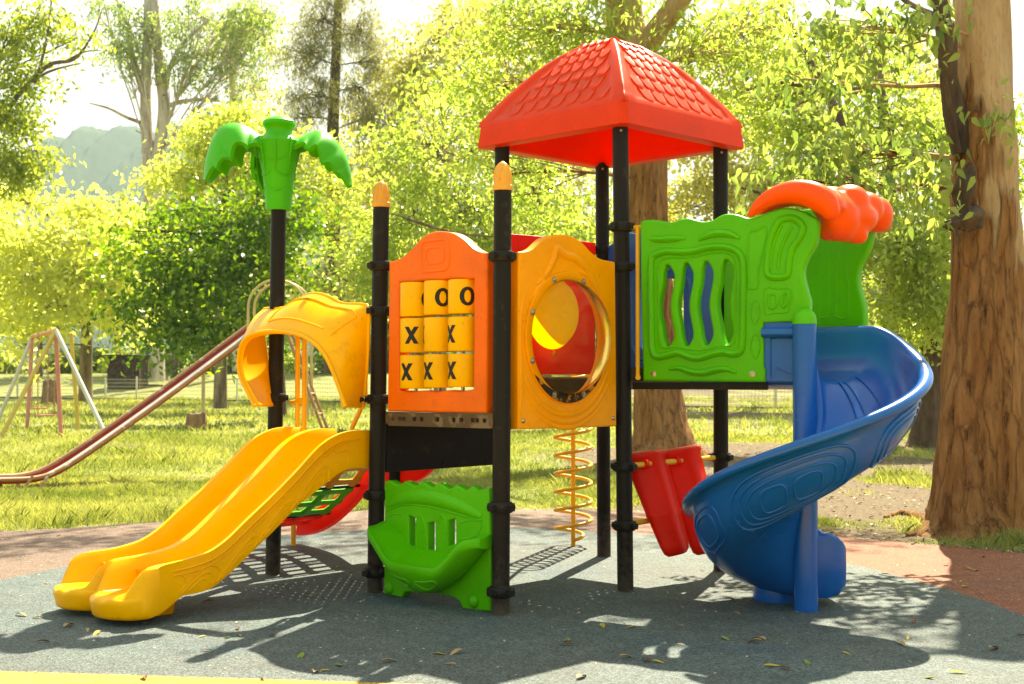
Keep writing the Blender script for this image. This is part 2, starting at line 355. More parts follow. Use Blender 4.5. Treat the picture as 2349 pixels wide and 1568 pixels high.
# ---------------------------------------------------------------- decks
Z1, Z2, Z3 = 1.30, .97, 1.545
def deck(i, j, z, name='platform'):
    mb = MB(); n = 26; a0 = .045; cell = (S - 2*a0)/n
    def q(x0, y0, x1, y1, zz, up):
        vs = [UV(i, j, zz) + U*x0 + V*y0, UV(i, j, zz) + U*x1 + V*y0, UV(i, j, zz) + U*x1 + V*y1, UV(i, j, zz) + U*x0 + V*y1]
        mb.add(vs, [(0, 1, 2, 3) if up else (3, 2, 1, 0)])
    for a in range(n):                             # perforated sheet: every other cell of every other row is a slot
        for b in range(n):
            hole = a % 2 == 1 and b % 2 == 1 and 0 < a < n-1 and 0 < b < n-1
            if not hole: q(a0+a*cell, a0+b*cell, a0+(a+1)*cell, a0+(b+1)*cell, z, True)
            else:
                e = cell*.35; x0, y0 = a0+a*cell, a0+b*cell
                q(x0, y0, x0+cell, y0+e, z, True); q(x0, y0+cell-e, x0+cell, y0+cell, z, True)
                q(x0, y0+e, x0+e, y0+cell-e, z, True); q(x0+cell-e, y0+e, x0+cell, y0+cell-e, z, True)
    for (p, d, o) in ((UV(i+.5, j), U, V), (UV(i+.5, j+1), U, -V), (UV(i, j+.5), V, U), (UV(i+1, j+.5), V, -U)):
        mb.box(p + UZ*(z-.045) + o*.03, S-.12, .028, .088, (d, o, UZ))
    return mb.build(name, M['plate'], PS, smooth=0)
deck(0, 0, Z1); deck(0, 1, Z2); deck(1, 0, Z3)
# front beam of the middle deck with its punched slots
plLC = Plane(base['L'] - U*.055, -V, -U)
bz = lambda y, x=1000: plLC.px([(x, y)])[0][1]
oz = plLC.px(Z(5, [(362, 1312), (1070, 1325), (1070, 1420), (362, 1400)]))
holes = []
for hx in (397, 441, 468, 540, 588, 695, 805, 856, 935, 963, 1014):
    c = plLC.px(Z(5, [(hx, 1352 + (hx-397)*.022)]))[0]; holes.append(rrect(c[0]-.019, c[1]-.014, c[0]+.019, c[1]+.014, .006, 2))
mb = MB(); slab(mb, plLC, [oz] + holes, .012, .002); mb.build('deck_beam', M['plate'], PS)
plCR = Plane(base['C'] + V*(-.055), U, -V)
mb = MB(); mb.box(UV(.5, 0, Z1-.05) + V*.02, S-.14, .014, .09, (U, V, UZ)); mb.build('deck_beam', M['plate'], PS, smooth=0)
# dark riser plates
plLA = Plane(UV(0, 1) - V*.02, U, -V)
mb = MB(); slab(mb, plLA, [rrect(.06, .86, S-.06, 1.23, .012, 2)], .03, .006)
for x in (.16, .62, 1.08): mb.lathe(plLA.to(x, .90, 0), [(.014, 0), (.012, .006), (.003, .008)], 10, (plLA.a, UZ, plLA.n))
mb.build('riser', M['black'], PS)
mb = MB(); mb.box(UV(1, .5, 1.40), S-.13, .03, .26, (V, U, UZ)); mb.build('riser', M['black'], PS, smooth=0)

# ---------------------------------------------------------------- noughts and crosses panel
PL = Plane(UV(0, 1) - U*.05, -V, -U)
out = PL.px(Z(5, [(356, 1302), (690, 1312), (1026, 1318), (1028, 800), (1031, 300), (1030, 228), (985, 224), (930, 197), (870, 140), (800, 97), (715, 82), (640, 94), (575, 140), (520, 200), (450, 260), (400, 281), (366, 290), (362, 800)]))
out = [out[0], out[1], out[2], out[3], out[4]] + [tuple(p) for p in smooth_path(out[5:17], 5)] + [out[17]]
hole = PL.px(Z(5, [(437, 1160), (520, 1166), (600, 1160), (690, 1166), (770, 1158), (850, 1164), (938, 1154), (941, 800), (940, 404), (860, 412), (770, 404), (690, 420), (600, 414), (520, 432), (437, 426), (437, 800)]))
mb = MB(); slab(mb, PL, [out, hole], .10, .016)
em = PL.px(Z(5, [(677, 245)]))[0]
relief(mb, PL, rrect(em[0]-.155*.9, em[1]-.105, em[0]+.155*.9, em[1]+.105, .05), .014, 0.0, .6, True, 1)
relief(mb, PL, rrect(em[0]-.10*.9, em[1]-.055, em[0]+.10*.9, em[1]+.055, .04), .010, 0.0, .6, True, 1)
ttt = mb.build('noughts_and_crosses_panel', M['orange'], PS)
def glyph(kind, z0, h):
    """X or O outline parts as lists of quads in (arc length, height)"""
    q = []; w = h*.86; st = h*.265
    if kind == 'X':
        n = 10
        for sgn in (1, -1):
            for k in range(n):
                a, b = k/n, (k+1)/n
                q.append([(sgn*(a-.5)*(w-st) - st/2*1.05, (a-.5)*h), (sgn*(a-.5)*(w-st) + st/2*1.05, (a-.5)*h),
                          (sgn*(b-.5)*(w-st) + st/2*1.05, (b-.5)*h), (sgn*(b-.5)*(w-st) - st/2*1.05, (b-.5)*h)])
    else:
        n = 36
        for k in range(n):
            a, b = 2*math.pi*k/n, 2*math.pi*(k+1)/n
            f = lambda an, s, s2: (math.cos(an)*(w*.54-s), math.sin(an)*(h*.54-s2))
            q.append([f(a, 0, 0), f(b, 0, 0), f(b, st, st*.72), f(a, st, st*.72)])
    return [[(x, z0+z) for x, z in p] for p in q]
cols = [(552, 108), (708, 104), (870, 102)]; rows = [(548, 232), (790, 232), (1035, 226)]
rowdz = [(0, 0, 0), (0, 0, 0), (0, 0, 0)]
marks = {(0, 0): ('O', 47), (1, 0): ('O', 14), (2, 0): ('O', 18), (0, 1): ('X', -17), (2, 1): ('X', -58), (0, 2): ('X', -38), (1, 2): ('X', -50), (2, 2): ('X', -54), (1, 1): ('X', -97)}
PLc = Plane(UV(0, 1) - U*.0, -V, -U)
for ci, (cxp, rad) in enumerate(cols):
    for ri, (ryp, hp) in enumerate(rows):
        dy = (0 if ci == 0 else -12 if ci == 1 else -20) if ri == 0 else (0, -6, -10)[ci]
        c3 = onpl(*Z(5, [(cxp, ryp+dy)])[0], PLc.p0, PLc.n)
        R = rad/1.7425*.59035/FPX*c3.y; H = hp/1.7425*.59035/FPX*c3.y
        mb = MB(); e = .010
        prof = [(R*.3, -H/2), (R-e, -H/2)] + [(R-e+e*math.sin(a), -H/2+e-e*math.cos(a)) for a in (.5, 1.0, 1.57)] + \
               [(R-e+e*math.sin(a), H/2-e+e*math.cos(a)) for a in (1.57, 1.0, .5)] + [(R-e, H/2), (R*.3, H/2)]
        mb.lathe(c3, prof, 40)
        toc = (Vector((0, 0, 0)) - Vector((c3.x, c3.y, 0))).normalized(); right = Vector((-toc.y, toc.x, 0)) 
        if right.x < 0: right = -right
        if (ci, ri) in marks:
            kd, ph = marks[(ci, ri)]; mb.mi = 1
            for qi, quad in enumerate(glyph(kd, 0, .118)):
                q4 = [np.array(c_) for c_ in quad]; NQ = 5
                for jq in range(NQ):
                  fa, fb = jq/NQ, (jq+1)/NQ; sub4 = [q4[0]+(q4[1]-q4[0])*fa, q4[0]+(q4[1]-q4[0])*fb, q4[3]+(q4[2]-q4[3])*fb, q4[3]+(q4[2]-q4[3])*fa]
                  vs = []
                  for sx, sz in sub4:
                      a = math.radians(ph) + sx/R; vs.append(c3 + (right*math.sin(a) + toc*math.cos(a))*(R+.0012 + (.0008 if kd == 'X' and qi >= 10 else 0)) + UZ*sz)
                  n3 = (vs[1]-vs[0]).cross(vs[3]-vs[0]); ctr = sum(vs, Vector())/4 - c3; ctr.z = 0
                  mb.add(vs, [(0, 1, 2, 3) if n3.dot(ctr) > 0 else (3, 2, 1, 0)])
            mb.mi = 0
        mb.build('spinner', [M['drum'], M['ink']], ttt)
for cxp, rad in cols:
    a = onpl(*Z(5, [(cxp, 415)])[0], PLc.p0, PLc.n); b = onpl(*Z(5, [(cxp, 1170)])[0], PLc.p0, PLc.n)
    mb = MB(); mb.tube([b, a], .012, 8); mb.build('axle', M['bolt'], ttt)

# ---------------------------------------------------------------- bubble window panel
PB = Plane(UV(0, 0) - V*.055, U, -V)
out = PB.px(Z(5, [(1244, 1424), (1580, 1416), (1911, 1404), (1908, 900), (1902, 300), (1898, 290), (1868, 284), (1800, 268), (1740, 224), (1668, 150), (1590, 110), (1500, 107), (1420, 132), (1350, 195), (1300, 217), (1246, 222), (1244, 800)]))
out = out[:5] + [tuple(p) for p in smooth_path(out[5:16], 5)] + [out[16]]
wc = PB.px(Z(5, [(1575, 803)]))[0]
def ring(cx, cz, ra, rb, n=48): return [(cx + ra*math.cos(2*math.pi*k/n), cz + rb*math.sin(2*math.pi*k/n)) for k in range(n)]
e1 = PB.px(Z(5, [(1335, 803), (1812, 803), (1575, 402), (1575, 1203)])); ra = (e1[1][0]-e1[0][0])/2; rb = (e1[2][1]-e1[3][1])/2
e2 = PB.px(Z(5, [(1293, 803), (1852, 803), (1575, 356), (1575, 1250)])); Ra = (e2[1][0]-e2[0][0])/2; Rb = (e2[2][1]-e2[3][1])/2
mb = MB(); slab(mb, PB, [out, ring(wc[0]+.012, wc[1], ra*1.06, rb*1.03)], .075, .012)
# moulded swirls round the window
for k, (dr, a0, a1, r) in enumerate(((.075, 205, 335, .022), (.125, 212, 326, .02), (.165, 225, 312, .016))):
    relief(mb, PB, [(wc[0] + (Ra+dr*.8)*math.cos(math.radians(a)), wc[1] + (Rb+dr)*math.sin(math.radians(a))) for a in np.linspace(a0, a1, 9)], tap(r, 41), .0, .5)
relief(mb, PB, [(wc[0]+dx, wc[1]+Rb+dz) for dx, dz in ((-.30, -.10), (-.2, -.02), (-.13, .08), (-.10, .15), (-.02, .11), (.08, .10), (.2, .03), (.30, -.07), (.36, -.16))], tap(.032, 41), 0, .5)
relief(mb, PB, [(wc[0]+dx, wc[1]+Rb+dz) for dx, dz in ((-.36, -.26), (-.30, -.15), (-.24, -.08), (-.27, .0))], tap(.024, 16), 0, .5)
relief(mb, PB, [(wc[0]+dx, wc[1]+Rb+dz) for dx, dz in ((.12, .01), (.22, -.02), (.33, -.12), (.40, -.25))], tap(.026, 16), 0, .5)
relief(mb, PB, [(.11, 1.29), (.13, 1.5), (.12, 1.9), (.16, 2.1)], tap(.014, 16), 0, .5)
pb = mb.build('bubble_panel', M['gold'], PS)
mb = MB(); n = 64; P = []
for rr, oo in ((1.0, .002), (1.0, .010), (.99, .016), (.875, .016), (.86, .012), (.86, .002)):
    P.append([PB.to(wc[0] + Ra*rr*math.cos(2*math.pi*k/n), wc[1] + Rb*rr*math.sin(2*math.pi*k/n), oo) for k in range(n)])
mb.grid(P, cv=True); rimo = mb.build('window_flange', M['gold'], pb, weld=True)
m, t, b = mat('clear_acrylic')
t.nodes.remove(b); gl = t.nodes.new('ShaderNodeBsdfGlossy'); gl.inputs['Roughness'].default_value = .22; gl.inputs[0].default_value = (.95, .72, .32, 1)
tp = t.nodes.new('ShaderNodeBsdfTransparent'); tp.inputs[0].default_value = (.95, .82, .50, 1); fr = t.nodes.new('ShaderNodeFresnel'); fr.inputs[0].default_value = 1.24
df = t.nodes.new('ShaderNodeBsdfDiffuse'); df.inputs[0].default_value = (.5, .38, .16, 1)
nn = noise(t, 14, 6, .75); rr = ramp(t, nn.outputs[0], [(.45, (0.02,)*3), (.78, (.17,)*3)])
m1 = t.nodes.new('ShaderNodeMixShader'); m2 = t.nodes.new('ShaderNodeMixShader')
t.links.new(rr.outputs[0], m1.inputs[0]); t.links.new(tp.outputs[0], m1.inputs[1]); t.links.new(df.outputs[0], m1.inputs[2])
t.links.new(fr.outputs[0], m2.inputs[0]); t.links.new(m1.outputs[0], m2.inputs[1]); t.links.new(gl.outputs[0], m2.inputs[2])
t.links.new(m2.outputs[0], t.nodes['Material Output'].inputs[0]); M['acrylic'] = m
mb = MB(); P = []
for i in range(13):
    f = i/12; s = math.cos(f*math.pi/2); P.append([PB.to(wc[0] + ra*.985*max(s, .02)*math.cos(2*math.pi*k/n), wc[1] + rb*.985*max(s, .02)*math.sin(2*math.pi*k/n), .0 + .26*math.sin(f*math.pi/2)) for k in range(n)])
mb.grid(P, cv=True); mb.build('bubble_window', M['acrylic'], pb)
for k in range(8):                                 # dome bolts round the flange, and four at the corners
    a = math.radians(22.5 + 45*k); c = PB.to(wc[0] + Ra*.93*math.cos(a), wc[1] + Rb*.93*math.sin(a), .016)
    mb = MB(); mb.lathe(c, [(.021, 0), (.021, .005), (.013, .006), (.012, .013), (.003, .017)], 14, (PB.a, UZ, PB.n)); mb.build('bolt', M['bolt'], pb)
for p in Z(5, [(1277, 1366), (1886, 1348)]):
    q = PB.px([p])[0]; mb = MB(); mb.lathe(PB.to(q[0], q[1], 0), [(.017, 0), (.016, .005), (.010, .010), (.003, .013)], 12, (PB.a, UZ, PB.n)); mb.build('bolt', M['bolt'], pb)
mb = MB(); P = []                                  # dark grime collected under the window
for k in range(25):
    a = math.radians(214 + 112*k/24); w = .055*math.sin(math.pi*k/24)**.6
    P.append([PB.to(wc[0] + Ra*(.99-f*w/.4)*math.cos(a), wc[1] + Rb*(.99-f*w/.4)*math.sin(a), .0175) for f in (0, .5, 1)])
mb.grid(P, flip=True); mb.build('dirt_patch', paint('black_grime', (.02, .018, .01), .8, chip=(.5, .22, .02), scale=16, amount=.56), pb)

# ---------------------------------------------------------------- roof
RC = UV(1.5, .5); q0 = onpl(1443, 281, RC - U*0 + (base['R']-RC)*1.2, Vector((0, -1, 0))); HSd = .745
ZE = AT(1444, 281, RC.y - HSd*1.414).z; FAS = .165; ZA = AT(1405, 90, RC.y).z; RH = ZA - ZE - FAS
def roofz(t): return ZE + FAS + RH*1.115*(1 - t**1.38)
mb = MB(); n = 24
def rp(fx, fy, dz=0.0):                            # fx, fy in -1..1 over the square
    t = max(abs(fx), abs(fy)); t = (t*t + .04*(1-t))**.5
    corner = min(abs(fx), abs(fy))/max(1e-6, max(abs(fx), abs(fy)))
    rk = max(0, min(1, (corner-.80)/.075)); rk = rk*rk*(3-2*rk); ridge = .030*rk*min(1, max(0, (1.0-t)*9))**.5*min(1, max(0, t-.22)*3) + .010*(t > .955)*min(1, (t-.955)/.015) - .008*max(0, (t-.99)/.01)
    return RC + U*(fx*HSd) + V*(fy*HSd) + UZ*(roofz(min(t, 1)) + ridge + dz)
NK = 112; ks = [-1 + 2*i/NK for i in range(NK+1)]
mb.grid([[rp(x, y) for y in ks] for x in ks])
per = []
for i in range(NK): per.append((ks[i], -1))
for i in range(NK): per.append((1, ks[i]))
for i in range(NK): per.append((ks[NK-i], 1))
for i in range(NK): per.append((-1, ks[NK-i]))
def rsq(x, y, s, z): 
    rx, ry = x*HSd*s, y*HSd*s; l = math.hypot(rx, ry); mx = HSd*s*1.375
    if l > mx: rx, ry = rx*mx/l, ry*mx/l
    return RC + U*rx + V*ry + UZ*z
rowsP = [[rp(x, y, 0) for x, y in per]]
for s, z in ((1.004, ZE+FAS-.006), (1.012, ZE+FAS*.6), (1.026, ZE+.012), (1.026, ZE), (1.01, ZE-.004), (.86, ZE-.002), (.84, ZE+.012)):
    rowsP.append([rsq(x, y, s, z) for x, y in per])
mb.grid(rowsP, cv=True, flip=True)
roof = mb.build('roof', M['roofred'], PS, 38, weld=True)
mb = MB(); rows2 = []
for s, z in ((.845, ZE+.014), (.80, ZE+.05), (.72, ZE+.075), (.70, ZE+.09), (.5, ZE+.30), (.25, ZE+.52), (.02, ZE+.60)):
    rows2.append([rsq(x, y, s, z) for x, y in per])
mb.grid(rows2, cv=True, flip=True); mb.build('roof_lining', M['roofin'], roof, 38)
mb = MB()                                          # rows of rounded shingles, thick at their lower lip
for f in range(4):
    X, Y = ((U, V), (V, -U), (-U, -V), (-V, U))[f]
    for row in range(7):
        t0 = .975 - row*.111; t1 = t0 - .126; wrow = 2*t0*.80*HSd; cnt = (8, 8, 7, 7, 6, 5, 5, 4)[row]
        cw = wrow/cnt; shift = 0
        for k in range(cnt):
            cx = -wrow/2 + cw*(k+.5) + (cw*.25 if row % 2 else -cw*.25)
            if abs(cx) + cw*.36 > t0*HSd*.81: continue
            P = []
            for i in range(5):
                rowp = []
                for j in range(9):
                    s = -1 + 2*j/8; hgt = (1 - s*s)**.5 if abs(s) < 1 else 0
                    yy = t1 + (t0-t1)*(.18 + .82*hgt)*(i/4) ; x = cx + s*cw*.49
                    lift = .001 + .014*(i/4)
                    p = RC - Y*(yy*HSd) + X*x + UZ*(roofz((yy*yy + .04*(1-yy))**.5) + lift); rowp.append(p)
                P.append(rowp)
            lip = [p - UZ*.020 for p in P[-1]]
            mb.grid(P + [lip], flip=False)
sh = mb.build('shingles', M['roofred'], roof, 45)
for k in ('R', 'R2', 'B'):
    mb = MB(); c = on_post(k, ZE-.03); d = Vector((0, -1, 0)); mb.lathe(c + d*PR, [(.010, 0), (.009, .006), (.002, .008)], 8, (Vector((1, 0, 0)), UZ, d))
    mb.build('bolt', M['bolt'], roof)

# ---------------------------------------------------------------- palm top on the slide post
pt = top['P']; sc = pt.y/FPX                       # metres per picture unit at this post
mb = MB(); prof = []
for y, r in ((482, .029*1000), (478, 29.5), (455, 31), (425, 34), (390, 38), (360, 43), (340, 47), (325, 49), (318, 44), (312, 36), (304, 31), (297, 31), (292, 34), (286, 38), (279, 37), (273, 30), (269, 14), (266, 6), (264, 1)):
    prof.append((r*sc, AT(640, y, pt.y).z - pt.z))
mb.lathe(pt, prof, 28)
for y, r0 in ((440, 32.5), (405, 36.5), (372, 41)):  # scalloped bark rings
    for q in range(4):
        a0 = q*math.pi/2 + (.6 if y == 405 else 0)
        mb.tube([pt + Vector((math.cos(a0+s*.72), math.sin(a0+s*.72), 0))*((r0+.6)*sc) + UZ*(AT(640, y - 14 + 14*(1-s*s), pt.y).z - pt.z) for s in np.linspace(-1, 1, 9)], [.002]+[.007]*7+[.002], 6)
for q in range(8):
    a0 = q*math.pi/4; mb.tube([pt + Vector((math.cos(a0), math.sin(a0), 0))*(r*sc) + UZ*(AT(640, y, pt.y).z - pt.z) for y, r in ((395, 38), (360, 44), (335, 50), (318, 45))], [.002, .009, .011, .006], 6)
palm = mb.build('palm_top', M['palm'], posts['P'])
def frond(ridge, low, rot, spread_, k=1.0):
    """a leaf like a bat wing: a ridge line with two wings falling to a scalloped edge"""
    n = 54; A = resamp(smooth_path(ridge, 6), n); B = resamp(smooth_path(low, 4), n); rows = []
    toP = lambda q: AT(q[0], q[1], pt.y)
    cr, sr = math.cos(rot), math.sin(rot)
    def turn(p): d = p - pt; return pt + Vector((d.x*cr - d.y*sr, d.x*sr + d.y*cr, d.z))*1.0
    for i in range(n):
        a, b = toP(A[i]), toP(B[i]); row = []; w_ = spread_*math.sin(math.pi*min(1, .10+.86*i/(n-1)))**.6
        for s in (-1, -.8, -.58, -.36, -.16, 0, .16, .36, .58, .8, 1):
            f = abs(s); p = a.lerp(b, f**1.25); p = p + Vector((0, w_*math.copysign(f**.72, s), 0)) + UZ*(.010 if f < .01 else 0)
            row.append(turn(p))
        rows.append(row)
    mb = MB(); mb.shell(rows, .034); return mb.build('frond', M['palm'], palm, 60, weld=True)
Lr = [(616, 338), (590, 318), (565, 302), (540, 294), (515, 299), (497, 320), (485, 355), (479, 385), (478, 412)]
Ll = [(616, 352), (596, 342), (584, 344), (577, 353), (568, 343), (556, 340), (549, 352), (545, 377), (536, 374), (524, 374), (516, 384), (511, 397), (503, 391), (496, 396), (482, 417)]
Rr = [(664, 332), (690, 316), (712, 305), (734, 302), (757, 311), (777, 331), (795, 363), (805, 398), (807, 422)]
Rl = [(664, 346), (690, 336), (706, 333), (714, 350), (724, 341), (735, 340), (743, 358), (747, 381), (755, 378), (765, 379), (771, 389), (775, 401), (782, 400), (790, 408), (805, 427)]
frond(Lr, Ll, 0, .17); frond(Rr, Rl, 0, .17); frond(Lr, Ll, -1.25, .15); frond(Rr, Rl, 1.9, .15)
# ---------------------------------------------------------------- twin slide
def interp(tab, x): return float(np.interp(x, [a for a, b in tab], [b for a, b in tab]))
SL = Plane(UV(0, 1) + V*.085, -U, -V)
rt = SL.px(Z(7, [(1688, 84), (1620, 84), (1562, 96), (1500, 126), (1440, 176), (1360, 265), (1250, 378), (1130, 492), (1040, 580), (960, 636), (880, 665), (800, 685), (740, 697), (706, 712), (684, 745), (668, 800), (655, 850)]))
bt = SL.px(Z(7, [(1686, 262), (1600, 264), (1540, 290), (1480, 338), (1400, 402), (1330, 452), (1280, 500), (1200, 562), (1130, 626), (1080, 680), (1000, 738), (920, 790), (850, 836), (700, 905), (600, 940)]))
rt = [tuple(p) for p in smooth_path(rt, 4)]; bt = sorted(tuple(p) for p in smooth_path(bt, 4)); rts = sorted(rt)
SEND = rt[-1][0]; CH = .435
def railz(s): return interp(rts, s)
def bedz(s):
    e = SEND - s
    d = .20 + .02*math.sin(s*2) - max(0, .35-s)*.22
    zz = railz(s) - d; k = max(0.0, min(1.0, (.62-e)/.35)); k = k*k*(3-2*k)
    return zz*(1-k) + .185*k
def botz(s): return max(.035, min(interp(bt, s), bedz(s)-.03))
mb = MB(); rows = []; ns = 76; wN = 57
def sect(t):
    s = SEND*t; e = max(0, (t-.84)/.16); e = e*e*(3-2*e); row = []
    wide = 1 + .10*e
    for i in range(wN):
        w = 2*i/(wN-1); x = w*CH; fr = w % 1.0 if w < 2 else 1.0
        d = min(abs(x - k*CH) for k in (0, 1, 2)); edge = (d - .028)/.075
        h = 1 if edge <= 0 else 0 if edge >= 1 else .5*(1+math.cos(math.pi*edge))
        if d < .03 and i not in (0, wN-1): h -= .035*(d/.03)**2
        bul = .185*e*math.sin(math.pi*min(1, max(0, fr)))**.5
        sx = s + bul; b = bedz(s) + .018*math.cos(x/CH*math.pi*2)*0
        r = railz(s) if s < SEND else railz(SEND)
        z = b + (max(r, b) - b)*h
        if e > 0: z += .006*e*math.cos(fr*math.pi*8)*(1-h)
        row.append(SL.p0 + SL.a*sx + V*((x - CH)*wide + CH) + UZ*z)
    lo = botz(s); lo = lo*(1-e) + .05*e
    side = [(2*CH+.006, .6), (2*CH+.012, .25), (2*CH+.004, .04)] + [(2*CH - .03 - (2*CH-.06)*q/26, .0) for q in range(27)] + [(-.004, .04), (-.012, .25), (-.006, .6)]
    zt = row[0].z
    for k, (x, f) in enumerate(side):
        bul = .165*e*math.sin(math.pi*min(1, max(0, (x/CH) % 1.0)))**.5 if 0 < x < 2*CH else 0
        row.append(SL.p0 + SL.a*(s+bul) + V*((x-CH)*wide + CH) + UZ*(lo + (zt-.02-lo)*f))
    return row
for i in range(ns+1): rows.append(sect(i/ns))
last = rows[-1]; cen = sum(last, Vector())/len(last)
for k, (sh, out) in enumerate(((.96, .014), (.88, .027), (.74, .036), (.5, .040))):
    r2 = []
    for p in last:
        lowz = .11; q = p.copy(); q.z = lowz + (p.z-lowz)*sh; q += SL.a*out; r2.append(q)
    rows.append(r2)
mb.grid(rows, cv=True)
rl = rows[-1]; tp_ = rl[:wN]; bb_ = rl[wN+3:wN+30][::-1]; bb2 = []
for i in range(wN):
    q = i/(wN-1)*26; k = min(25, int(q)); bb2.append(bb_[k].lerp(bb_[k+1], q-k))
mb.grid([tp_, bb2]); mb.add([tp_[-1]] + rl[wN:wN+3] + [bb_[-1]], [(0, 1, 2, 3, 4)]); mb.add([bb_[0]] + rl[wN+30:wN+33] + [tp_[0]], [(0, 1, 2, 3, 4)])
for rr, fl in ((rows[0], 1),):
    c = sum(rr, Vector())/len(rr); n0 = len(mb.v); mb.add(rr + [c], [((j, (j+1) % len(rr), len(rr)) if fl else ((j+1) % len(rr), j, len(rr))) for j in range(len(rr))])
# moulded lines along the visible flank
fl = Plane(SL.p0 - V*.012, SL.a, -V)
for dz, s0, s1, r in ((-.055, .12, 1.0, .006), (-.085, .16, .94, .004)):
    relief(mb, fl, [(SEND*(s0+(s1-s0)*i/18), railz(SEND*(s0+(s1-s0)*i/18)) + dz) for i in range(19)], r, 0, .8)
for sc0 in (.30, .47, .63, .79, .93):
    s = SEND*sc0; h = railz(s) - botz(s)
    for q in (1, .72, .44):
        relief(mb, fl, [(s + x*q*.17 - .09*y*q, botz(s + x*q*.17) + .03 + y*q*h*.62) for x, y in ((-.9, 0), (-.75, .45), (-.35, .85), (.1, .95), (.5, .62), (.8, .2), (.95, 0))], .0045, 0, .8)
relief(mb, fl, [(.10, railz(.1)-.06), (.30, railz(.3)-.07), (.32, railz(.32)-.12), (.22, railz(.2)-.13), (.21, railz(.2)-.22)], .005, 0, .8)
slide = mb.build('double_slide', M['yellow'], PS, 50, weld=True)
ft = [G(x, y) for x, y in Z(7, [(690, 938), (832, 938)])]
c = (ft[0]+ft[1])/2 + V*.36; L = (ft[1]-ft[0]).length
mb = MB(); P = []
for z, k in ((0, .90), (.02, .94), (.12, 1.0), (.30, 1.14)):
    loop = []
    for i in range(48):
        a = 2*math.pi*i/48; ca, sa = math.cos(a), math.sin(a); rx = L*.5*k*(abs(ca)**.35)*math.copysign(1, ca); ry = .36*k*(abs(sa)**.35)*math.copysign(1, sa)
        g = 1 - .035*(1+math.cos(a*16))*.5
        loop.append(c + U*(rx*g) + V*(ry*g) + UZ*z)
    P.append(loop)
mb.grid(P, cv=True); mb.add(P[-1], [tuple(range(48))]); mb.build('slide_foot', M['orange'] if False else M['gold'], slide, 40)

# ---------------------------------------------------------------- hood over the slide
hb = Plane(UV(0, 1) - U*.085, -V, -U); hf = Plane(UV(0, 1) - U*.40, -V, -U)
F = smooth_path(Z(4, [(1480, 938), (1432, 845), (1392, 755), (1384, 670), (1402, 580), (1455, 525), (1560, 502), (1680, 508), (1760, 530), (1830, 575), (1885, 640), (1930, 730), (1968, 830), (2006, 942)]), 5)
Bp = smooth_path(Z(4, [(1576, 940), (1566, 850), (1556, 750), (1540, 640), (1524, 500), (1519, 380), (1600, 372), (1690, 356), (1760, 300), (1830, 283), (1900, 300), (1985, 342), (2085, 346), (2134, 362), (2134, 460), (2128, 640), (2116, 800), (2100, 948)]), 4)
nF = 70; F3 = [hf.to(*q) for q in hf.px(resamp(F, nF))]; B3 = [hb.to(*q) for q in hb.px(resamp(Bp, nF))]
mb = MB(); P = []; NW = 14
for j in range(NW+1):
    f = j/NW; row = []
    for i in range(nF):
        p = B3[i].lerp(F3[i], f); bul = math.sin(math.pi*f)*.055*(math.sin(math.pi*i/(nF-1))**.5)
        ctr = (B3[0]+B3[-1]+F3[0]+F3[-1])/4; ctr.z += .15; d = (p-ctr).normalized(); p = p + (d*.6 + UZ*.4)*bul
        if f > .92: p = p - d*.012*((f-.92)/.08)
        row.append(p)
    P.append(row)
mb.shell([r for r in P], .026); mb.tube(F3, .0155, 8); mb.tube([p + U*.008 for p in B3], .014, 8)
for f, a, b in ((.35, .42, .70), (.8, .42, .66)): mb.tube([P[int(f*NW)][i] + UZ*.004 for i in range(int(a*nF), int(b*nF))], .007, 6)
for i in (int(.42*nF), int(.69*nF)): mb.tube([P[j][i] + UZ*.004 for j in range(4, 12)], .007, 6)
hood = mb.build('slide_hood', M['yellow'], PS, 50)
mb = MB(); q = P[5][int(.50*nF)]; mb.box(q + UZ*.016 + Vector((0, -.004, 0)), .05, .022, .004, (-V, -U, UZ)); mb.build('maker_plate', M['bolt'], hood, smooth=0)
# brackets that hold the hood to its posts
for px_, pk in ((Z(4, [(1610, 890)])[0], 'P'), (Z(5, [(185, 1222)])[0], 'L')):
    a = AT(*px_, base[pk].y - .05); c = on_post(pk, a.z); mb = MB(); d = (a-c); d.z = 0
    mb.tube([c, c + d.normalized()*(d.length + .03)], .014, 8); mb.lathe(c + UZ*-.03, [(PR+.001, 0), (PR+.012, 0), (PR+.014, .03), (PR+.012, .06), (PR+.001, .06)], 24)
    mb.lathe(c + d.normalized()*(d.length+.02), [(.022, -.012), (.022, .012)], 12, (UZ, d.cross(UZ).normalized(), d.normalized())); mb.build('hood_bracket', M['clampblack'], PS)
# yellow steel uprights beside the slide
for (xa, ya), (xb, yb) in (((683, 780), (682, 1010)), ((699, 775), (697, 1010))):
    p = UV(0, 1.80) if xa == 683 else UV(0, 1.72)
    a = AT(xa, ya, p.y); b = AT(xb, yb, p.y); b.z = Z2; mb = MB(); mb.tube([b, a + UZ*.25], .019, 12); mb.build('upright_bar', M['yellowsteel'], PS)
mb = MB(); mb.box(AT(694, 919, UV(0, 1.76).y - .03), .11, .012, .05, (V, U, UZ)); mb.tube([AT(668, 923, base['P'].y), AT(690, 921, UV(0, 1.76).y)], .02, 10); mb.build('bar_bracket', M['yellowsteel'], PS)
mb = MB(); pp = UV(1, 1.3); a = AT(806, 984, pp.y); b = AT(838, 915, pp.y); mb.tube([a, b, b + UZ*.25], .019, 10); mb.build('grab_bar', M['yellowsteel'], PS)

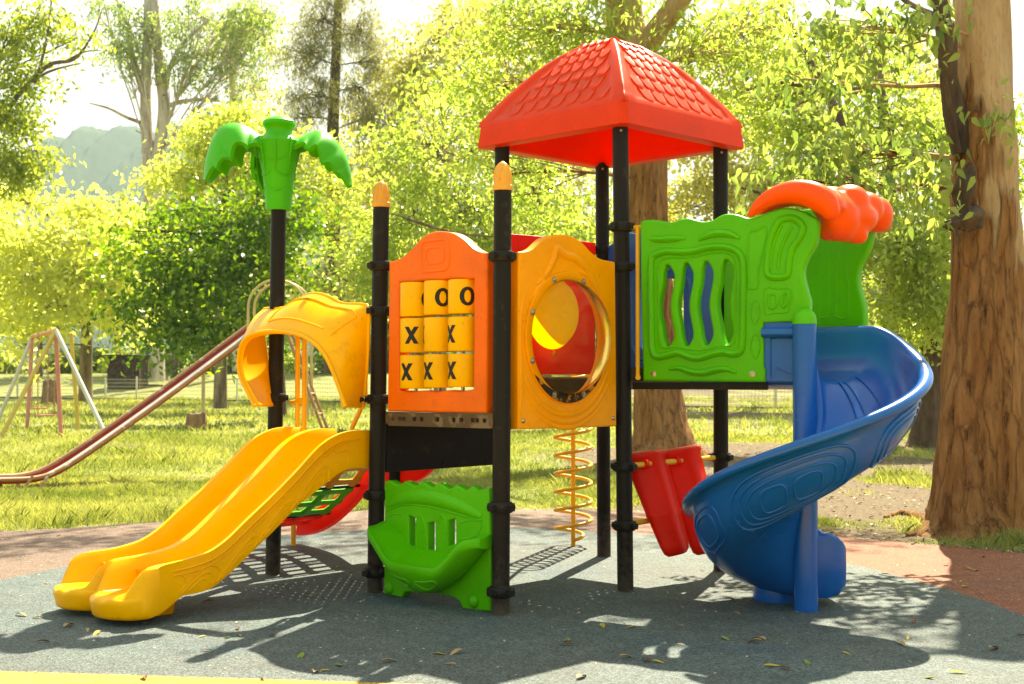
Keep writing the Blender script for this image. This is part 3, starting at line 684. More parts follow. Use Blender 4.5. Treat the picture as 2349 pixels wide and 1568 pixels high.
# ---------------------------------------------------------------- green bench panel
BP = Plane(UV(0, 1) - U*.02, -V, -U)
bo = BP.px(Z(7, [(1754, 320), (1775, 312), (1800, 326), (1815, 334), (1835, 324), (1850, 316), (1880, 330), (1895, 336), (1915, 326), (1930, 318), (1955, 334), (1970, 342), (1990, 332), (2005, 324), (2030, 340), (2050, 350), (2066, 342), (2082, 333), (2110, 348), (2126, 356), (2142, 346), (2156, 338), (2180, 356), (2200, 352), (2232, 347)]))
bo = [tuple(p) for p in smooth_path(bo, 3)] + BP.px(Z(7, [(2236, 500), (2238, 700), (2239, 911), (2170, 906), (2112, 899), (2094, 862), (2050, 838), (1980, 826), (1900, 822), (1848, 822), (1832, 849), (1790, 842), (1750, 832), (1752, 600)]))
sl = [BP.px(Z(7, q)) for q in ([(1863, 470), (1896, 488), (1898, 625), (1865, 612)], [(1951, 506), (1984, 502), (1984, 660), (1951, 658)], [(2044, 496), (2078, 488), (2078, 600), (2044, 612)])]
mb = MB(); slab(mb, BP, [bo] + sl, .075, .014)
w = lambda pts: BP.px(Z(7, pts))
relief(mb, BP, w([(1770, 432), (1810, 404), (1880, 388), (1960, 392), (2060, 418), (2140, 452), (2196, 480)]), tap(.058, 31), -.006, .55)
relief(mb, BP, w([(1762, 452), (1830, 424), (1920, 426), (2020, 446), (2110, 472), (2200, 496)]), .010, 0, .6)
for q in ([(1770, 476), (1840, 470), (1842, 540), (1772, 546)], [(2096, 505), (2190, 498), (2180, 560), (2098, 580)]): relief(mb, BP, w(q), .006, 0, .7, True, 2)
for q in ([(1900, 640), (1900, 520), (1915, 470), (1938, 520), (1938, 650)], [(1998, 655), (1998, 520), (2016, 470), (2036, 515), (2034, 620)]): relief(mb, BP, w(q), .008, 0, .8)
for q in ((1778, 800), (2163, 862)):
    c = w([q])[0]; mb.lathe(BP.to(c[0], c[1], -.002), [(.046, 0), (.046, .008), (.036, .022), (.018, .031), (.003, .034)], 18, (BP.a, UZ, BP.n))
# the seat itself: a saddle with two raised arms and a belly below its lip
a0, a1 = BP.px([(860, 1200), (1120, 1200)]); A0, A1 = .075, S-.075; P = []; nA = 44
def seatrow(a):
    s = (a-A0)/(A1-A0); k = abs(2*s-1)
    arm = max(0, (k-.36)/.60); arm = min(1, arm); arm = arm*arm*(3-2*arm)
    zr = .290 + .215*arm; ext = (.20 + .035*(1-k*k) + .01*arm)*(1 - .42*max(0, (k-.82)/.18)**2)
    zb = min(zr-.075, .085 + .37*k**1.7); pts = [(0, zr+.075*(1-arm)+.02*arm), (ext*.25, zr+.052*(1-arm)+.012*arm), (ext*.55, zr+.024*(1-arm)), (ext*.85, zr-.006), (ext*.96, zr-.004), (ext, zr-.028), (ext*.995, zr-.06)]
    for f in (.25, .5, .75, 1): pts.append((ext*(.99 - .55*f**1.4), zr-.06 + (zb-zr+.06)*math.sin(f*math.pi/2)))
    pts += [(ext*.22, zb+.005), (0, zb+.03)]
    return [BP.to(a, z, o - .01) for o, z in smooth_path(pts, 2)]
for i in range(nA+1): P.append(seatrow(A0 + (A1-A0)*i/nA))
mb.grid(P, flip=True)
for rr, f in ((P[0], 0), (P[-1], 1)): mb.add(rr, [tuple(range(len(rr)))[::1 if f else -1]])
for c0, c1 in ((.30, .46), (.54, .70)):            # moulded pockets under the lip
    loop = []
    for s, f in ((c0, .30), ((c0+c1)/2, .26), (c1, .30), (c1-.01, .62), ((c0+c1)/2, .72), (c0+.03, .62)):
        rw = P[int(s*nA)]; i = 12 + int(f*8); loop.append(rw[min(i, len(rw)-1)])
    mb.tube([Vector(p) for p in smooth_path(loop, 4, True)], .007, 6, True)
mb.build('bench_panel', M['green'], PS, 48)

# ---------------------------------------------------------------- green enclosure of the spiral slide
GA = Vector((.861, -.508, 0)).normalized(); GN = Vector((-GA.y*-1, -GA.x, 0)); GN = Vector((GA.y, -GA.x, 0)); GP = Plane(UV(1, 0) + GN*.045, GA, GN)
g = lambda pts: GP.px(Z(6, pts))
go = [(243, 1205), (640, 1209), (1028, 1212), (1028, 1130), (1018, 1112), (1015, 830), (1150, 826), (1305, 822)]
gr = [(1312, 690), (1284, 590), (1270, 500), (1300, 410), (1345, 335), (1364, 250), (1362, 168), (1320, 142), (1275, 115), (1200, 94), (1120, 95), (1040, 120), (940, 156), (900, 154), (850, 137), (790, 130), (740, 141), (690, 171), (640, 181), (590, 173), (540, 160), (480, 165), (430, 186), (370, 176), (300, 168), (240, 174), (224, 200)]
gout = g(go) + [tuple(p) for p in smooth_path(g(gr), 3)] + g([(228, 600)])
def wavy(x0, y0, y1, hw, n=18):
    L_, R_ = [], []
    for i in range(n+1):
        f = i/n; y = y0 + (y1-y0)*f; dx = 13*math.sin(f*2*math.pi*1.35 + .3); e = min(f, 1-f)*n/2.2; w_ = hw*min(1, e)**.5 if e > 0 else hw*.25
        L_.append((x0+dx-w_, y)); R_.append((x0+dx+w_, y))
    return g(L_ + R_[::-1])
slots = [wavy(395, 460, 980, 34), wavy(515, 447, 980, 35), wavy(642, 436, 974, 36), wavy(772, 426, 966, 37)]
mb = MB(); slab(mb, GP, [gout] + slots, .085, .02)
R = lambda pts, r, closed=False, fl=1.15: relief(mb, GP, g(pts), r, -.003, fl, closed)
R([(300, 430), (330, 392), (400, 372), (480, 376), (560, 372), (640, 352), (720, 342), (800, 350), (855, 380), (885, 440), (888, 600), (885, 800), (882, 950), (868, 1015), (820, 1030), (760, 1020), (690, 1030), (610, 1056), (540, 1048), (470, 1022), (400, 1038), (335, 1046), (305, 1000), (300, 800), (296, 600)], .027, True)
R([(345, 470), (390, 420), (480, 415), (580, 408), (660, 388), (760, 384), (820, 410), (838, 480), (838, 700), (836, 900), (815, 975), (720, 982), (620, 1006), (540, 1000), (450, 985), (370, 985), (348, 900), (345, 650)], .008, True)
R([(290, 292), (360, 296), (430, 290), (515, 288)], tap(.028, 16)); R([(600, 300), (660, 270), (730, 256), (800, 262), (865, 288)], tap(.03, 21))
R([(410, 1128), (480, 1122), (560, 1146), (640, 1150), (720, 1130), (780, 1128), (845, 1150)], tap(.027, 31))
R([(922, 275), (975, 240), (1030, 212), (1036, 260), (1010, 380), (985, 500), (980, 600), (930, 612), (922, 580)], .009, True)
R([(1044, 520), (1046, 400), (1070, 280), (1110, 190), (1160, 162), (1220, 166), (1262, 200), (1270, 240), (1240, 300), (1200, 360), (1180, 450), (1172, 520), (1120, 540)], .026, True)
R([(1062, 490), (1068, 400), (1090, 300), (1135, 205)], .014); R([(1112, 490), (1120, 400), (1150, 310), (1200, 215)], .014)
R([(1028, 615), (1110, 612), (1180, 612), (1206, 650), (1185, 720), (1170, 762), (1090, 766), (1030, 768)], .008, True)
R([(1052, 690), (1056, 650), (1085, 645), (1105, 665), (1100, 715), (1080, 738), (1055, 728)], .013, True); R([(1135, 700), (1150, 645), (1178, 650), (1165, 715), (1140, 728)], .012, True)
for y0, y1 in ((684, 840), (900, 1058)): R([(938, (y0+y1)/2), (950, y0+22), (972, y0+6), (990, y0+40), (996, (y0+y1)/2), (990, y1-45), (970, y1), (948, y1-25)], .007, True)
gp = mb.build('enclosure_panel', M['green'], PS, 50)
for q in ((312, 1158), (946, 1158)):
    c = g([q])[0]; mb = MB(); mb.lathe(GP.to(c[0], c[1], -.002), [(.022, 0), (.021, .004), (.011, .006), (.010, .010), (.002, .012)], 14, (GP.a, UZ, GP.n)); mb.build('bolt', M['bolt'], gp)
GQ = Plane(UV(2, 0) - U*.03, -V, -U)
h_ = lambda pts: GQ.px(Z(6, pts))
ho = [tuple(p) for p in smooth_path(h_([(1657, 866), (1661, 780), (1652, 700), (1628, 620), (1618, 540), (1630, 470), (1660, 410), (1692, 340), (1706, 260), (1704, 180), (1640, 110), (1500, 80), (1380, 95)]), 4)] + h_([(1000, 130), (760, 200), (760, 1100), (1250, 1110), (1290, 866)])
mb = MB(); slab(mb, GQ, [ho], .075, .016)
R2_ = lambda pts, r, c=False: relief(mb, GQ, h_(pts), r, 0, .6, c)
R2_([(1375, 860), (1378, 600), (1372, 300), (1370, 200)], .008); R2_([(1480, 792), (1485, 620), (1480, 500), (1500, 380), (1535, 290)], .011); R2_([(1480, 792), (1556, 790), (1562, 600), (1545, 500), (1560, 400)], .008)
R2_([(1432, 790), (1440, 600), (1438, 470), (1460, 360)], .007); R2_([(1385, 798), (1430, 798)], .008); R2_([(1300, 655), (1330, 655), (1335, 400)], .008)
mb.build('enclosure_panel', M['green'], PS, 50)
# cover that bridges the two panels: one blown moulding of swollen lobes
def remeshed(mb, voxel, smooth_it=6):
    me = bpy.data.meshes.new('tmp'); me.from_pydata(mb.v, [], mb.f); ob = bpy.data.objects.new('tmp', me); COL.objects.link(ob)
    md = ob.modifiers.new('r', 'REMESH'); md.mode = 'VOXEL'; md.voxel_size = voxel; sm = ob.modifiers.new('s', 'SMOOTH'); sm.iterations = smooth_it; sm.factor = .5
    dg = bpy.context.evaluated_depsgraph_get(); ev = ob.evaluated_get(dg); m2 = ev.to_mesh(); out = MB()
    out.add([v.co.copy() for v in m2.vertices], [tuple(p.vertices) for p in m2.polygons]); ev.to_mesh_clear(); bpy.data.objects.remove(ob); bpy.data.meshes.remove(me); return out
def ell(mb, c, r, ax, n=20, m=12):
    P = []
    for i in range(m+1):
        th = math.pi*i/m; P.append([Vector(c) + ax[0]*(r[0]*math.sin(th)*math.cos(a)) + ax[1]*(r[1]*math.sin(th)*math.sin(a)) + ax[2]*(r[2]*math.cos(th)) for a in np.linspace(0, 2*math.pi, n+1)[:-1]])
    mb.grid(P, cv=True, flip=True)
CPn = Plane(GP.p0 + GN*.02, GA, GN); CD = Vector((.66, .751, 0)); fax = (GA, UZ, GN)
def cpt(x, y, back): return onpl(x, y, CPn.p0 - GN*back, GN)
mb = MB()
crest = smooth_path([(1722, 492, 10, 10), (1740, 472, 17, 16), (1775, 450, 24, 20), (1820, 440, 30, 22), (1862, 446, 34, 24), (1892, 464, 33, 24), (1906, 484, 24, 20)], 5)
pxm = 8.75/FPX
cs_ = [(cpt(x, y, .0), w*pxm*.92) for x, y, w, _ in crest]
mb.tube([p for p, _ in cs_], [w for _, w in cs_], 18, flat=(GN, 1.0))
for p, w in (cs_[0], cs_[-1]): ell(mb, p, (w, w, w), fax)
mb.tube([p - GN*.16 for p, _ in cs_], [w*.95 for _, w in cs_], 18, flat=(GN, 1.6))
for x, y, bk, rx, rz, ry in ((1905, 470, .28, .13, .11, .13), (1925, 500, .30, .14, .16, .15), (1948, 462, .46, .14, .12, .15), (1948, 520, .42, .12, .11, .13), (1985, 478, .66, .13, .12, .14), (1960, 500, .5, .16, .12, .2), (2010, 492, .86, .12, .13, .14), (1930, 535, .34, .10, .06, .11), (1968, 540, .46, .07, .06, .09), (1900, 520, .30, .08, .10, .10), (2018, 512, .96, .09, .07, .10), (1860, 450, .4, .16, .08, .3), (1900, 455, .7, .2, .08, .3)):
    ell(mb, cpt(x, y, bk), (rx, rz, ry), fax)
rm = remeshed(mb, .016, 5)
for w0 in (-.42, .30):
    rm.tube([p + GN*(w*.80) + UZ*(w*w0) for p, w in cs_[4:-7]], .006, 6)
cv_ = rm.build('cover', M['hoodorange'], PS, 70)
for x, y, bk in ((1938, 470, .31), (1972, 474, .46), (1996, 486, .64)):
    mb = MB(); c = cpt(x, y, bk); mb.tube([c + UZ*.07 - GA*.02, c + UZ*.02 + GA*.015, c - UZ*.06 + GA*.01], [.014, .03, .014], 10)
    rm = remeshed(mb, .010, 3); rm.build('moulded_rib', M['hoodorange'], cv_, 70)
# yellow grab rail next to the post
a = AT(1463, 520, base['R'].y - .08); b = AT(1463, 862, base['R'].y - .08); mb = MB()
mb.tube([on_post('R', a.z), a + Vector((.03, 0, 0))], .016, 10); mb.tube([a, b], .016, 12); mb.lathe(b - UZ*0 + Vector((0, -.016, -.01)), [(.02, 0), (.018, .006)], 10, (Vector((1, 0, 0)), UZ, Vector((0, -1, 0)))); mb.build('grab_bar', M['yellowsteel'], PS)
mb = MB(); c = AT(1463, 858, base['R'].y - .06); mb.box(c, .10, .05, .10); mb.box(UV(1, 0, Z3-.06) + GA*.58 - GN*.02, 1.0, .04, .05, (GA, GN, UZ)); mb.build('enclosure_beam', M['black'], PS, smooth=0)

# ---------------------------------------------------------------- blue spiral slide
SPc = G(1849, 1403)
ztab = [(0, 1.545), (14, 1.52), (46, 1.31), (90, 1.10), (136, .885), (180, .66), (226, .40), (270, .21), (300, .15), (330, .135), (420, .13)]
ztab = [(a, b) for a, b in smooth_path(ztab, 4)]
PRE = []
def chute(mb):
    P = []; D0 = math.degrees(ANG); nst = 120; END = 316
    def sec(z, wi, exitk, R_=.765):
        o = []
        inner_h = .11 + .24*exitk
        pts = [(.075, inner_h), (.062, inner_h-.03), (.066, -.02), (.12, -.06), (.30, -.085), (.48, -.075), (.60, -.03), (.68, .06), (.725, .17), (.745, .29), (.79, .295), (.812, .315), (.808, .345), (.785, .362), (.755, .362), (.728, .345), (.712, .28), (.690, .18), (.64, .085), (.56, .025), (.44, -.02), (.30, -.03), (.18, -.012), (.128, .04), (.112, inner_h)]
        return [(r*R_/.765 if r > .1 else r, h) for r, h in smooth_path(pts, 2, True)]
    th0 = math.radians(D0); rd0 = Vector((math.cos(th0), math.sin(th0), 0)); tg0 = Vector((math.sin(th0), -math.cos(th0), 0))
    PRE.extend([[SPc + rd0*r - tg0*e + UZ*(1.545+h) for r, h in sec(0, 0, 0)] for e in (1.0, .8, .6, .4, .2, .08)])
    for i in range(nst+1):
        dg_ = END*i/nst; th = math.radians(D0 - dg_); z = interp(ztab, dg_); k = max(0, min(1, (dg_-200)/80))
        rd = Vector((math.cos(th), math.sin(th), 0))
        P.append([SPc + rd*r + UZ*(z+h) for r, h in sec(z, 0, k)])
    th = math.radians(D0-END); rd = Vector((math.cos(th), math.sin(th), 0)); tg = Vector((math.sin(th), -math.cos(th), 0))
    for e in (.06, .12, .18, .24, .28, .30):
        kk = math.sqrt(max(.02, 1 - .62*max(0, (e-.16)/.14)**2))
        P.append([SPc + rd*(.42 + (r-.42)*(.5+.5*kk)) + tg*e + UZ*(.135 + .13 + (h-.13)*kk) for r, h in sec(0, 0, 1)])
    mb.grid(PRE + P, cv=True)
    for rr, f in ((PRE[0], 0), (P[-1], 1)): 
        n = len(rr); c = sum(rr, Vector())/n
        mb.add(rr, [tuple(range(n))[::-1 if not f else 1]])
    return P
sp = None
mb = MB(); CP = chute(mb)
def onchute(dg_, idx, out=.004):                   # a place on the outside of the trough
    i = dg_/316*120; a = int(i); row = CP[min(a, 120)]; row2 = CP[min(a+1, 120)]; f = i-a; k = int(idx); g_ = idx-k
    p = (row[k].lerp(row[k+1], g_)).lerp(row2[k].lerp(row2[k+1], g_), f)
    return p
def rel(loop, r, n=6): mb.tube([onchute(a, b) for a, b in smooth_path(loop, n, True)], r, 6, True)
# index 8..19 runs from the underside up to the rim
def motif(dc, dw, ic, ih, r, ex=3.2, n=56):
    pts = []
    for k in range(n):
        a = 2*math.pi*k/n; ca, sa = math.cos(a), math.sin(a); pts.append(onchute(dc + dw*math.copysign(abs(ca)**(2/ex), ca), ic + ih*math.copysign(abs(sa)**(2/ex), sa)))
    mb.tube(pts, r, 8, True)
for k in range(3): motif(156, 33-k*5, 13.9, 3.5-k*.62, .011-.0015*k)
motif(147, 7, 13.9, 1.5, .009); motif(165, 7, 13.9, 1.5, .009)
for k in range(3): motif(88, 22-k*4, 14.2, 2.9-k*.55, .012-.002*k)
for k in range(2): motif(214, 15-k*5, 14.4, 2.3-k*.7, .009)
for k in range(3): motif(287, 13-k*3.5, 2.9, .55-k*.15, .008)
for r_ in (.34, .40, .52):                         # ribs along the running surface
    mb.tube([SPc + Vector((math.cos(math.radians(math.degrees(ANG)-a)), math.sin(math.radians(math.degrees(ANG)-a)), 0))*r_ + UZ*(interp(ztab, a) + (-.022 if r_ < .45 else .012)) for a in range(10, 120, 4)], .006, 6)
spiral = mb.build('spiral_slide', M['blue'], PS, 60, weld=True)
mb = MB(); pr = .079; zt = AT(1849, 742, SPc.y).z
mb.tube([SPc - UZ*.01, SPc + UZ*zt], pr, 32); mb.build('centre_post', M['blue'], spiral)
mb = MB(); mb.lathe(SPc + UZ*zt, [(pr, -.004), (pr+.003, .0), (pr, .02)] + [(pr*math.cos(a), .02 + .085*math.sin(a)) for a in np.linspace(.15, 1.5, 9)], 28); mb.build('post_cap', M['green'], spiral)
mb = MB(); fc = G(1783, 1378); mb.lathe(fc, [(.17, 0), (.172, .01), (.155, .10), (.16, .30), (.2, .36)], 28); mb.build('slide_foot', M['blue'], spiral)
mb = MB()
for k in range(22):
    a = 2*math.pi*k/22 + .3*math.sin(k*3.1); r = .10 + .022*math.sin(k*2.3); mb.lathe(SPc + Vector((math.cos(a)*r, math.sin(a)*r, 0)), [(.035, 0), (.028, .006), (.004, .010)], 7)
mb.build('foot_mortar', paint('dusty_mortar', (.34, .24, .14), .9), spiral)
# entry piece of the spiral slide, next to the green panel
EP = Plane(UV(1, 0) + GN*.03, GA, GN); ep = EP.px(Z(6, [(1018, 824), (1225, 822), (1225, 1212), (1030, 1212), (1030, 1130), (1020, 1112)]))
mb = MB(); slab(mb, EP, [ep], .06, .012); a_, b_ = EP.px(Z(6, [(1018, 895), (1222, 893)])); mb.tube([EP.to(a_[0], a_[1], .02), EP.to(b_[0], b_[1], .02)], .034, 14)
rr = EP.px(Z(6, [(1062, 930), (1205, 930), (1205, 1165), (1100, 1120), (1062, 1195)])); mb.tube([EP.to(x, z, .002) for x, z in rr], .008, 6, True)
mb.build('entry_side', M['blue'], spiral)
# ---------------------------------------------------------------- far side of the structure
def simple_panel(pl, loops, thick, mat_, name, bev=.012):
    mb = MB(); slab(mb, pl, loops, thick, bev); return mb, (lambda: mb.build(name, mat_, PS, 48))
BB = Plane(UV(2, 1) - V*.0, -U, -V)                # between the back posts, red
pr_ = BB.px([(1170, 540), (1192, 538), (1364, 556), (1366, 575)]); z_hi0, z_hi1 = pr_[1][1], pr_[2][1]
dc = BB.px(Z(5, [(1470, 635)]))[0]
mb = MB(); slab(mb, BB, [[(.08, Z3+.02), (S-.08, Z3+.02), (S-.07, z_hi0), (S*.5, (z_hi0+z_hi1)/2+.01), (.07, z_hi1)], ring(dc[0], dc[1], .275, .275, 40)], .05, .012)
for x in (1.02,): relief(mb, BB, [(x, Z3+.15), (x+.05, Z3+.35), (x-.02, Z3+.6)], .02, 0, .5)
rp_ = mb.build('back_panel', M['red'], PS, 48)
mb = MB(); mb.grid([[BB.to(dc[0] + r_*math.cos(q), dc[1] + r_*math.sin(q), h_0) for q in np.linspace(0, 2*math.pi, 41)[:-1]] for r_, h_0 in [(.30, .004), (.30, .012)] + [(.285*math.cos(a), .015 + .13*math.sin(a)) for a in np.linspace(.05, 1.55, 10)]], cv=True)
mb.build('face_disc', plastic('thin_yellow_plastic', (.97, .66, .012), .35, .04, trans=.5), rp_, 48)
BL = Plane(UV(2, 1), -V, -U)                       # blue panel behind the green one
bw = [(.07, Z3-.06), (S-.07, Z3-.06), (S-.07, 2.62), (.95, 2.75), (.62, 2.70), (.3, 2.76), (.07, 2.66)]
mb = MB(); slab(mb, BL, [bw] + [rrect(.40, 1.75, .86, 2.35, .12)], .07, .014); relief(mb, BL, rrect(.33, 1.68, .93, 2.42, .16), .018, 0, .6, True, 1)
mb.build('back_panel', M['blue'], PS, 48)
mb = MB(); P = []                                   # blue rail seen past the front right post
pb_ = Plane(UV(1.05, .12), U, -V); mb2 = MB(); slab(mb2, Plane(UV(2, 1) - U*.02, -U, -V), [[(S+.0, 1.5), (S-.02, 2.3), (S-.14, 2.36), (S-.14, 1.5)]], .05, .01) if False else None
# red bumper boards on the far edge of the low deck
XB = Plane(UV(1, 2) - V*.1, -V, -U)
mb = MB(); slab(mb, XB, [[tuple(p) for p in smooth_path(XB.px([(884, 1040), (984, 1048), (988, 1072), (974, 1090), (950, 1104), (915, 1108), (884, 1108)]), 4, True)]], .06, .014); mb.build('bumper_board', M['red'], PS)
mb = MB(); mb.box(UV(1, 1.5, 1.16) + U*.02, .95, .05, .3, (V, U, UZ)); mb.build('slide_board', M['hoodorange'], PS)

# ---------------------------------------------------------------- climbing net ramp behind the twin slide
nP = [(0.02, Z2-.06), (.18, .80), (.45, .56), (.75, .36), (1.05, .24), (1.30, .20)]
nP = [tuple(p) for p in smooth_path(nP, 5)]; nd = np.array(nP); cum = np.r_[0, np.cumsum(np.linalg.norm(np.diff(nd, axis=0), axis=1))]; TOT = cum[-1]
def npt(u_, d): return UV(0, 2) + U*u_ + V*(float(np.interp(d, cum, nd[:, 0]))+.04) + UZ*float(np.interp(d, cum, nd[:, 1]))
NN = (V*.5 + UZ*.85).normalized(); NR = bpy.data.objects.new('net_ramp', None); COL.objects.link(NR); NR.parent = PS
for si, mt in ((0, 'gold'), (1, 'green'), (2, 'red')):
    mb = MB(); d0, d1 = TOT*si/3 + .015, TOT*(si+1)/3 - .015
    for k in range(5):
        u_ = .12 + (S-.24)*k/4; mb.tube([npt(u_, d0 + (d1-d0)*i/6) for i in range(7)], [.046, .05, .042, .05, .042, .05, .046], 8, flat=(NN, .4))
    for k in range(3):
        d = d0 + (d1-d0)*(.12 + .38*k); mb.tube([npt(.08 + (S-.16)*i/12, d) for i in range(13)], [.038 + .010*(i % 3 == 0) for i in range(13)], 8, flat=(NN, .4))
    mb.build('net_segment', M[mt], NR, 50)
for d in (.0, TOT/3, 2*TOT/3, TOT): mb = MB(); mb.tube([npt(.03, d), npt(S-.03, d)], .014, 10); mb.build('net_rod', M['black'], NR)
for u_ in (-.0, S):
    mb = MB(); up = [npt(u_, TOT*i/14) + UZ*(.13 - .03*(i/14)) for i in range(15)]; lo = [npt(u_, TOT*i/14) - UZ*.12 for i in range(15)]
    mb.shell([up, [a.lerp(b, .5) + U*(.02 if u_ > .5 else -.02) for a, b in zip(up, lo)], lo], .05); mb.build('side_rail', M['red'], NR, 50)
    mb = MB(); e = npt(u_*.8 + .1, TOT*.93); mb.tube([Vector((e.x, e.y, 0)), e], .022, 12); mb.lathe(Vector((e.x, e.y, 0)), [(.05, 0), (.05, .006), (.024, .01)], 14); mb.build('net_foot', M['yellowsteel'], NR)

# ---------------------------------------------------------------- coil climber
cb = G(1315, 1255); ctop = AT(1315, 940, cb.y).z
mb = MB(); mb.tube([cb, cb + UZ*(ctop+.5)], .020, 14); mb.lathe(cb, [(.06, 0), (.06, .006), (.026, .012)], 18)
coil = mb.build('coil_pole', M['yellowsteel'], PS)
mb = MB(); rc = 42/FPX*cb.y; z0 = AT(1315, 1240, cb.y).z; turns = 11.0; pitch = (AT(1315, 985, cb.y).z - z0)/6.1
pts = []
for i in range(int(turns*24)+1):
    a = 2*math.pi*i/24; k = min(1, i/10); pts.append(cb + Vector((math.cos(a-1.2), math.sin(a-1.2), 0))*(rc*k) + UZ*(z0 + pitch*(a/2/math.pi)))
mb.tube(pts, .0155, 10); mb.build('coil', M['yellowsteel'], PS)
mb = MB(); mb.tube([cb + UZ*(ctop+.5), UV(2, 1, ctop+.5).lerp(UV(1, 1, ctop+.5), .5)], .02, 10); mb.build('coil_arm', M['yellowsteel'], PS)

# ---------------------------------------------------------------- red tapered climbing tubs on their rods
rA, rB = on_post('R', AT(1436, 1069, base['R'].y).z), on_post('R2', AT(1656, 1048, base['R2'].y).z)
mb = MB(); mb.tube([rA, rB], .021, 12); mb.build('rod', M['yellowsteel'], PS)
lA = on_post('R', AT(1436, 1202, base['R'].y).z); lB = on_post('R2', AT(1656, 1170, base['R2'].y).z)
mb = MB(); mb.tube([lA, lB], .021, 12); mb.build('rod', M['yellowsteel'], PS)
def tub(tl, trp, bl, br, fa, dep):
    q = rA.lerp(rB, fa); Y = q.y
    T0, T1, B0, B1 = AT(*tl, Y), AT(*trp, Y), AT(*bl, Y-.18), AT(*br, Y-.18)
    mb = MB(); P = []
    D = Vector((.30, .95, 0)).normalized(); sh_ = D*(dep*.42)
    for f, k, dd in ((-.012, .86, .8), (0.0, 1.04, 1.0), (.035, 1.05, 1.0), (.05, .98, .94), (.30, .98, .92), (.58, .985, .88), (.60, 1.03, .92), (.63, .97, .85), (.90, .93, .78), (.97, .86, .70), (1.0, .66, .5)):
        a = T0.lerp(B0, f); b = T1.lerp(B1, f); c = (a+b)/2; w_ = (b-a)*.5*k; loop = []
        for i in range(40):
            an = 2*math.pi*i/40; ca, sa = math.cos(an), math.sin(an); sx = math.copysign(abs(ca)**.55, ca); sy = math.copysign(abs(sa)**.55, sa)
            loop.append(c + w_*sx + D*(dep*dd*.5*sy) + sh_*(1.25-.5*f))
        P.append(loop)
    mb.grid(P, cv=True); mb.add(P[-1], [tuple(range(40))]); mb.add(P[0], [tuple(range(40))[::-1]])
    for f in (.3, .7):
        c = q + (rB-rA)*0 + (T1-T0)*(f-.5)*.9; mb.lathe(rA.lerp(rB, fa + (f-.5)*.22), [(.026, -.022), (.036, -.018), (.036, .018), (.026, .022)], 14, (UZ, (rB-rA).normalized().cross(UZ), (rB-rA).normalized()))
    return mb.build('climbing_tub', M['red'], PS, 50, weld=True)
tub((1418, 1046), (1512, 1036), (1519, 1282), (1578, 1268), .24, .34)
tub((1502, 1040), (1594, 1026), (1584, 1278), (1650, 1264), .56, .34)
reparent(PS)

# ================================================================== OLD METAL SLIDE
MS_d = 19.2
slide_top = AT(588, 735, MS_d); 
def ms(x, y, dd=0.0): return AT(x, y, MS_d + dd)
MSO = empty('metal_slide', Vector((slide_top.x-1.5, MS_d, 0)), 'old straight metal slide with peeling red chute and hooped ladder on the grass', 'slide')
mpx = [tuple(p) for p in smooth_path([(600, 748), (500, 823), (395, 901), (320, 955), (245, 1008), (180, 1052), (137, 1077), (105, 1090), (70, 1097), (30, 1099), (-40, 1100)], 6)]
def msd(x): return 17.3 + (x+30)/630*2.9
near_e = [AT(x, y, msd(x)) for x, y in mpx]
dv = (near_e[0]-near_e[-1]); dv.z = 0; dv.normalize(); far_e = [p + Vector((-dv.y, dv.x, 0))*.40 + UZ*.02 for p in near_e]
slide_top = (near_e[0]+far_e[0])/2; MS_d = slide_top.y
M['chute'] = paint('peeling_red_chute', (.42, .04, .022), .5, chip=(.42, .36, .33), scale=3.5, amount=.60)
M['chrail'] = paint('rusty_orange_rail', (.42, .22, .12), .55, chip=(.50, .44, .36), scale=7, amount=.58)
mb = MB(); wl = lambda fs: [[a.lerp(b, f) - UZ*d for f, d in fs] for a, b in zip(near_e, far_e)]
mb.shell(wl(((0, .01), (.05, .05), (.18, .060))), -.012); mb.shell(wl(((.80, .060), (.95, .05), (1, .01))), -.012); mb.build('chute', M['chute'], MSO)
mb = MB(); mb.shell(wl(((.17, .059), (.5, .062), (.81, .059))), -.012); mb.build('running_surface', paint('scraped_steel', (.52, .53, .53), .4, .1, chip=(.50, .12, .06), scale=3.5, amount=.60), MSO)
for e in (near_e, far_e): mb = MB(); mb.tube(e, .030, 12); mb.build('side_rail', M['chrail'], MSO)
for (x0, x1, y1) in ((40, 40, 1128), (2, 2, 1140), (110, 86, 1130), (75, 52, 1120)):
    a = AT(x0, 1098 if x0 < 60 else 1092, 17.7); b = AT(x1, y1, 17.6); b.z = 0; mb = MB(); mb.tube([b, a], .022, 8); mb.build('leg', M['chrail'], MSO)
lt = slide_top + Vector((.25, -.05, 0))
for s in (-.24, .24):
    mb = MB(); f = Vector((.72, 0, 0)); a = Vector((lt.x + .10, MS_d + s, lt.z + .40)); b = Vector((lt.x + 1.12, MS_d + s, 0)); mb.tube([b, a], .024, 10); mb.build('ladder_rail', M['chrail'], MSO)
    mb = MB(); hp = [Vector((lt.x - .30 + .0, MS_d + s, lt.z - .05))]
    for i in range(15):
        an = math.pi*i/14; hp.append(Vector((lt.x + .14 - .44*math.cos(an), MS_d + s, lt.z + .28 + .42*math.sin(an))))
    hp.append(Vector((lt.x + .62, MS_d + s, 0.9))); mb.tube(hp, .021, 10); mb.build('hoop', paint('cream_steel', (.62, .48, .22), .45), MSO)
for k in range(7):
    t = .12 + .115*k; c = Vector((lt.x + 1.12 - 1.02*t, MS_d, (lt.z+.40)*t)); mb = MB(); mb.tube([c + Vector((0, -.24, 0)), c + Vector((0, .24, 0))], .017, 8); mb.build('rung', M['chrail'], MSO)
reparent(MSO)

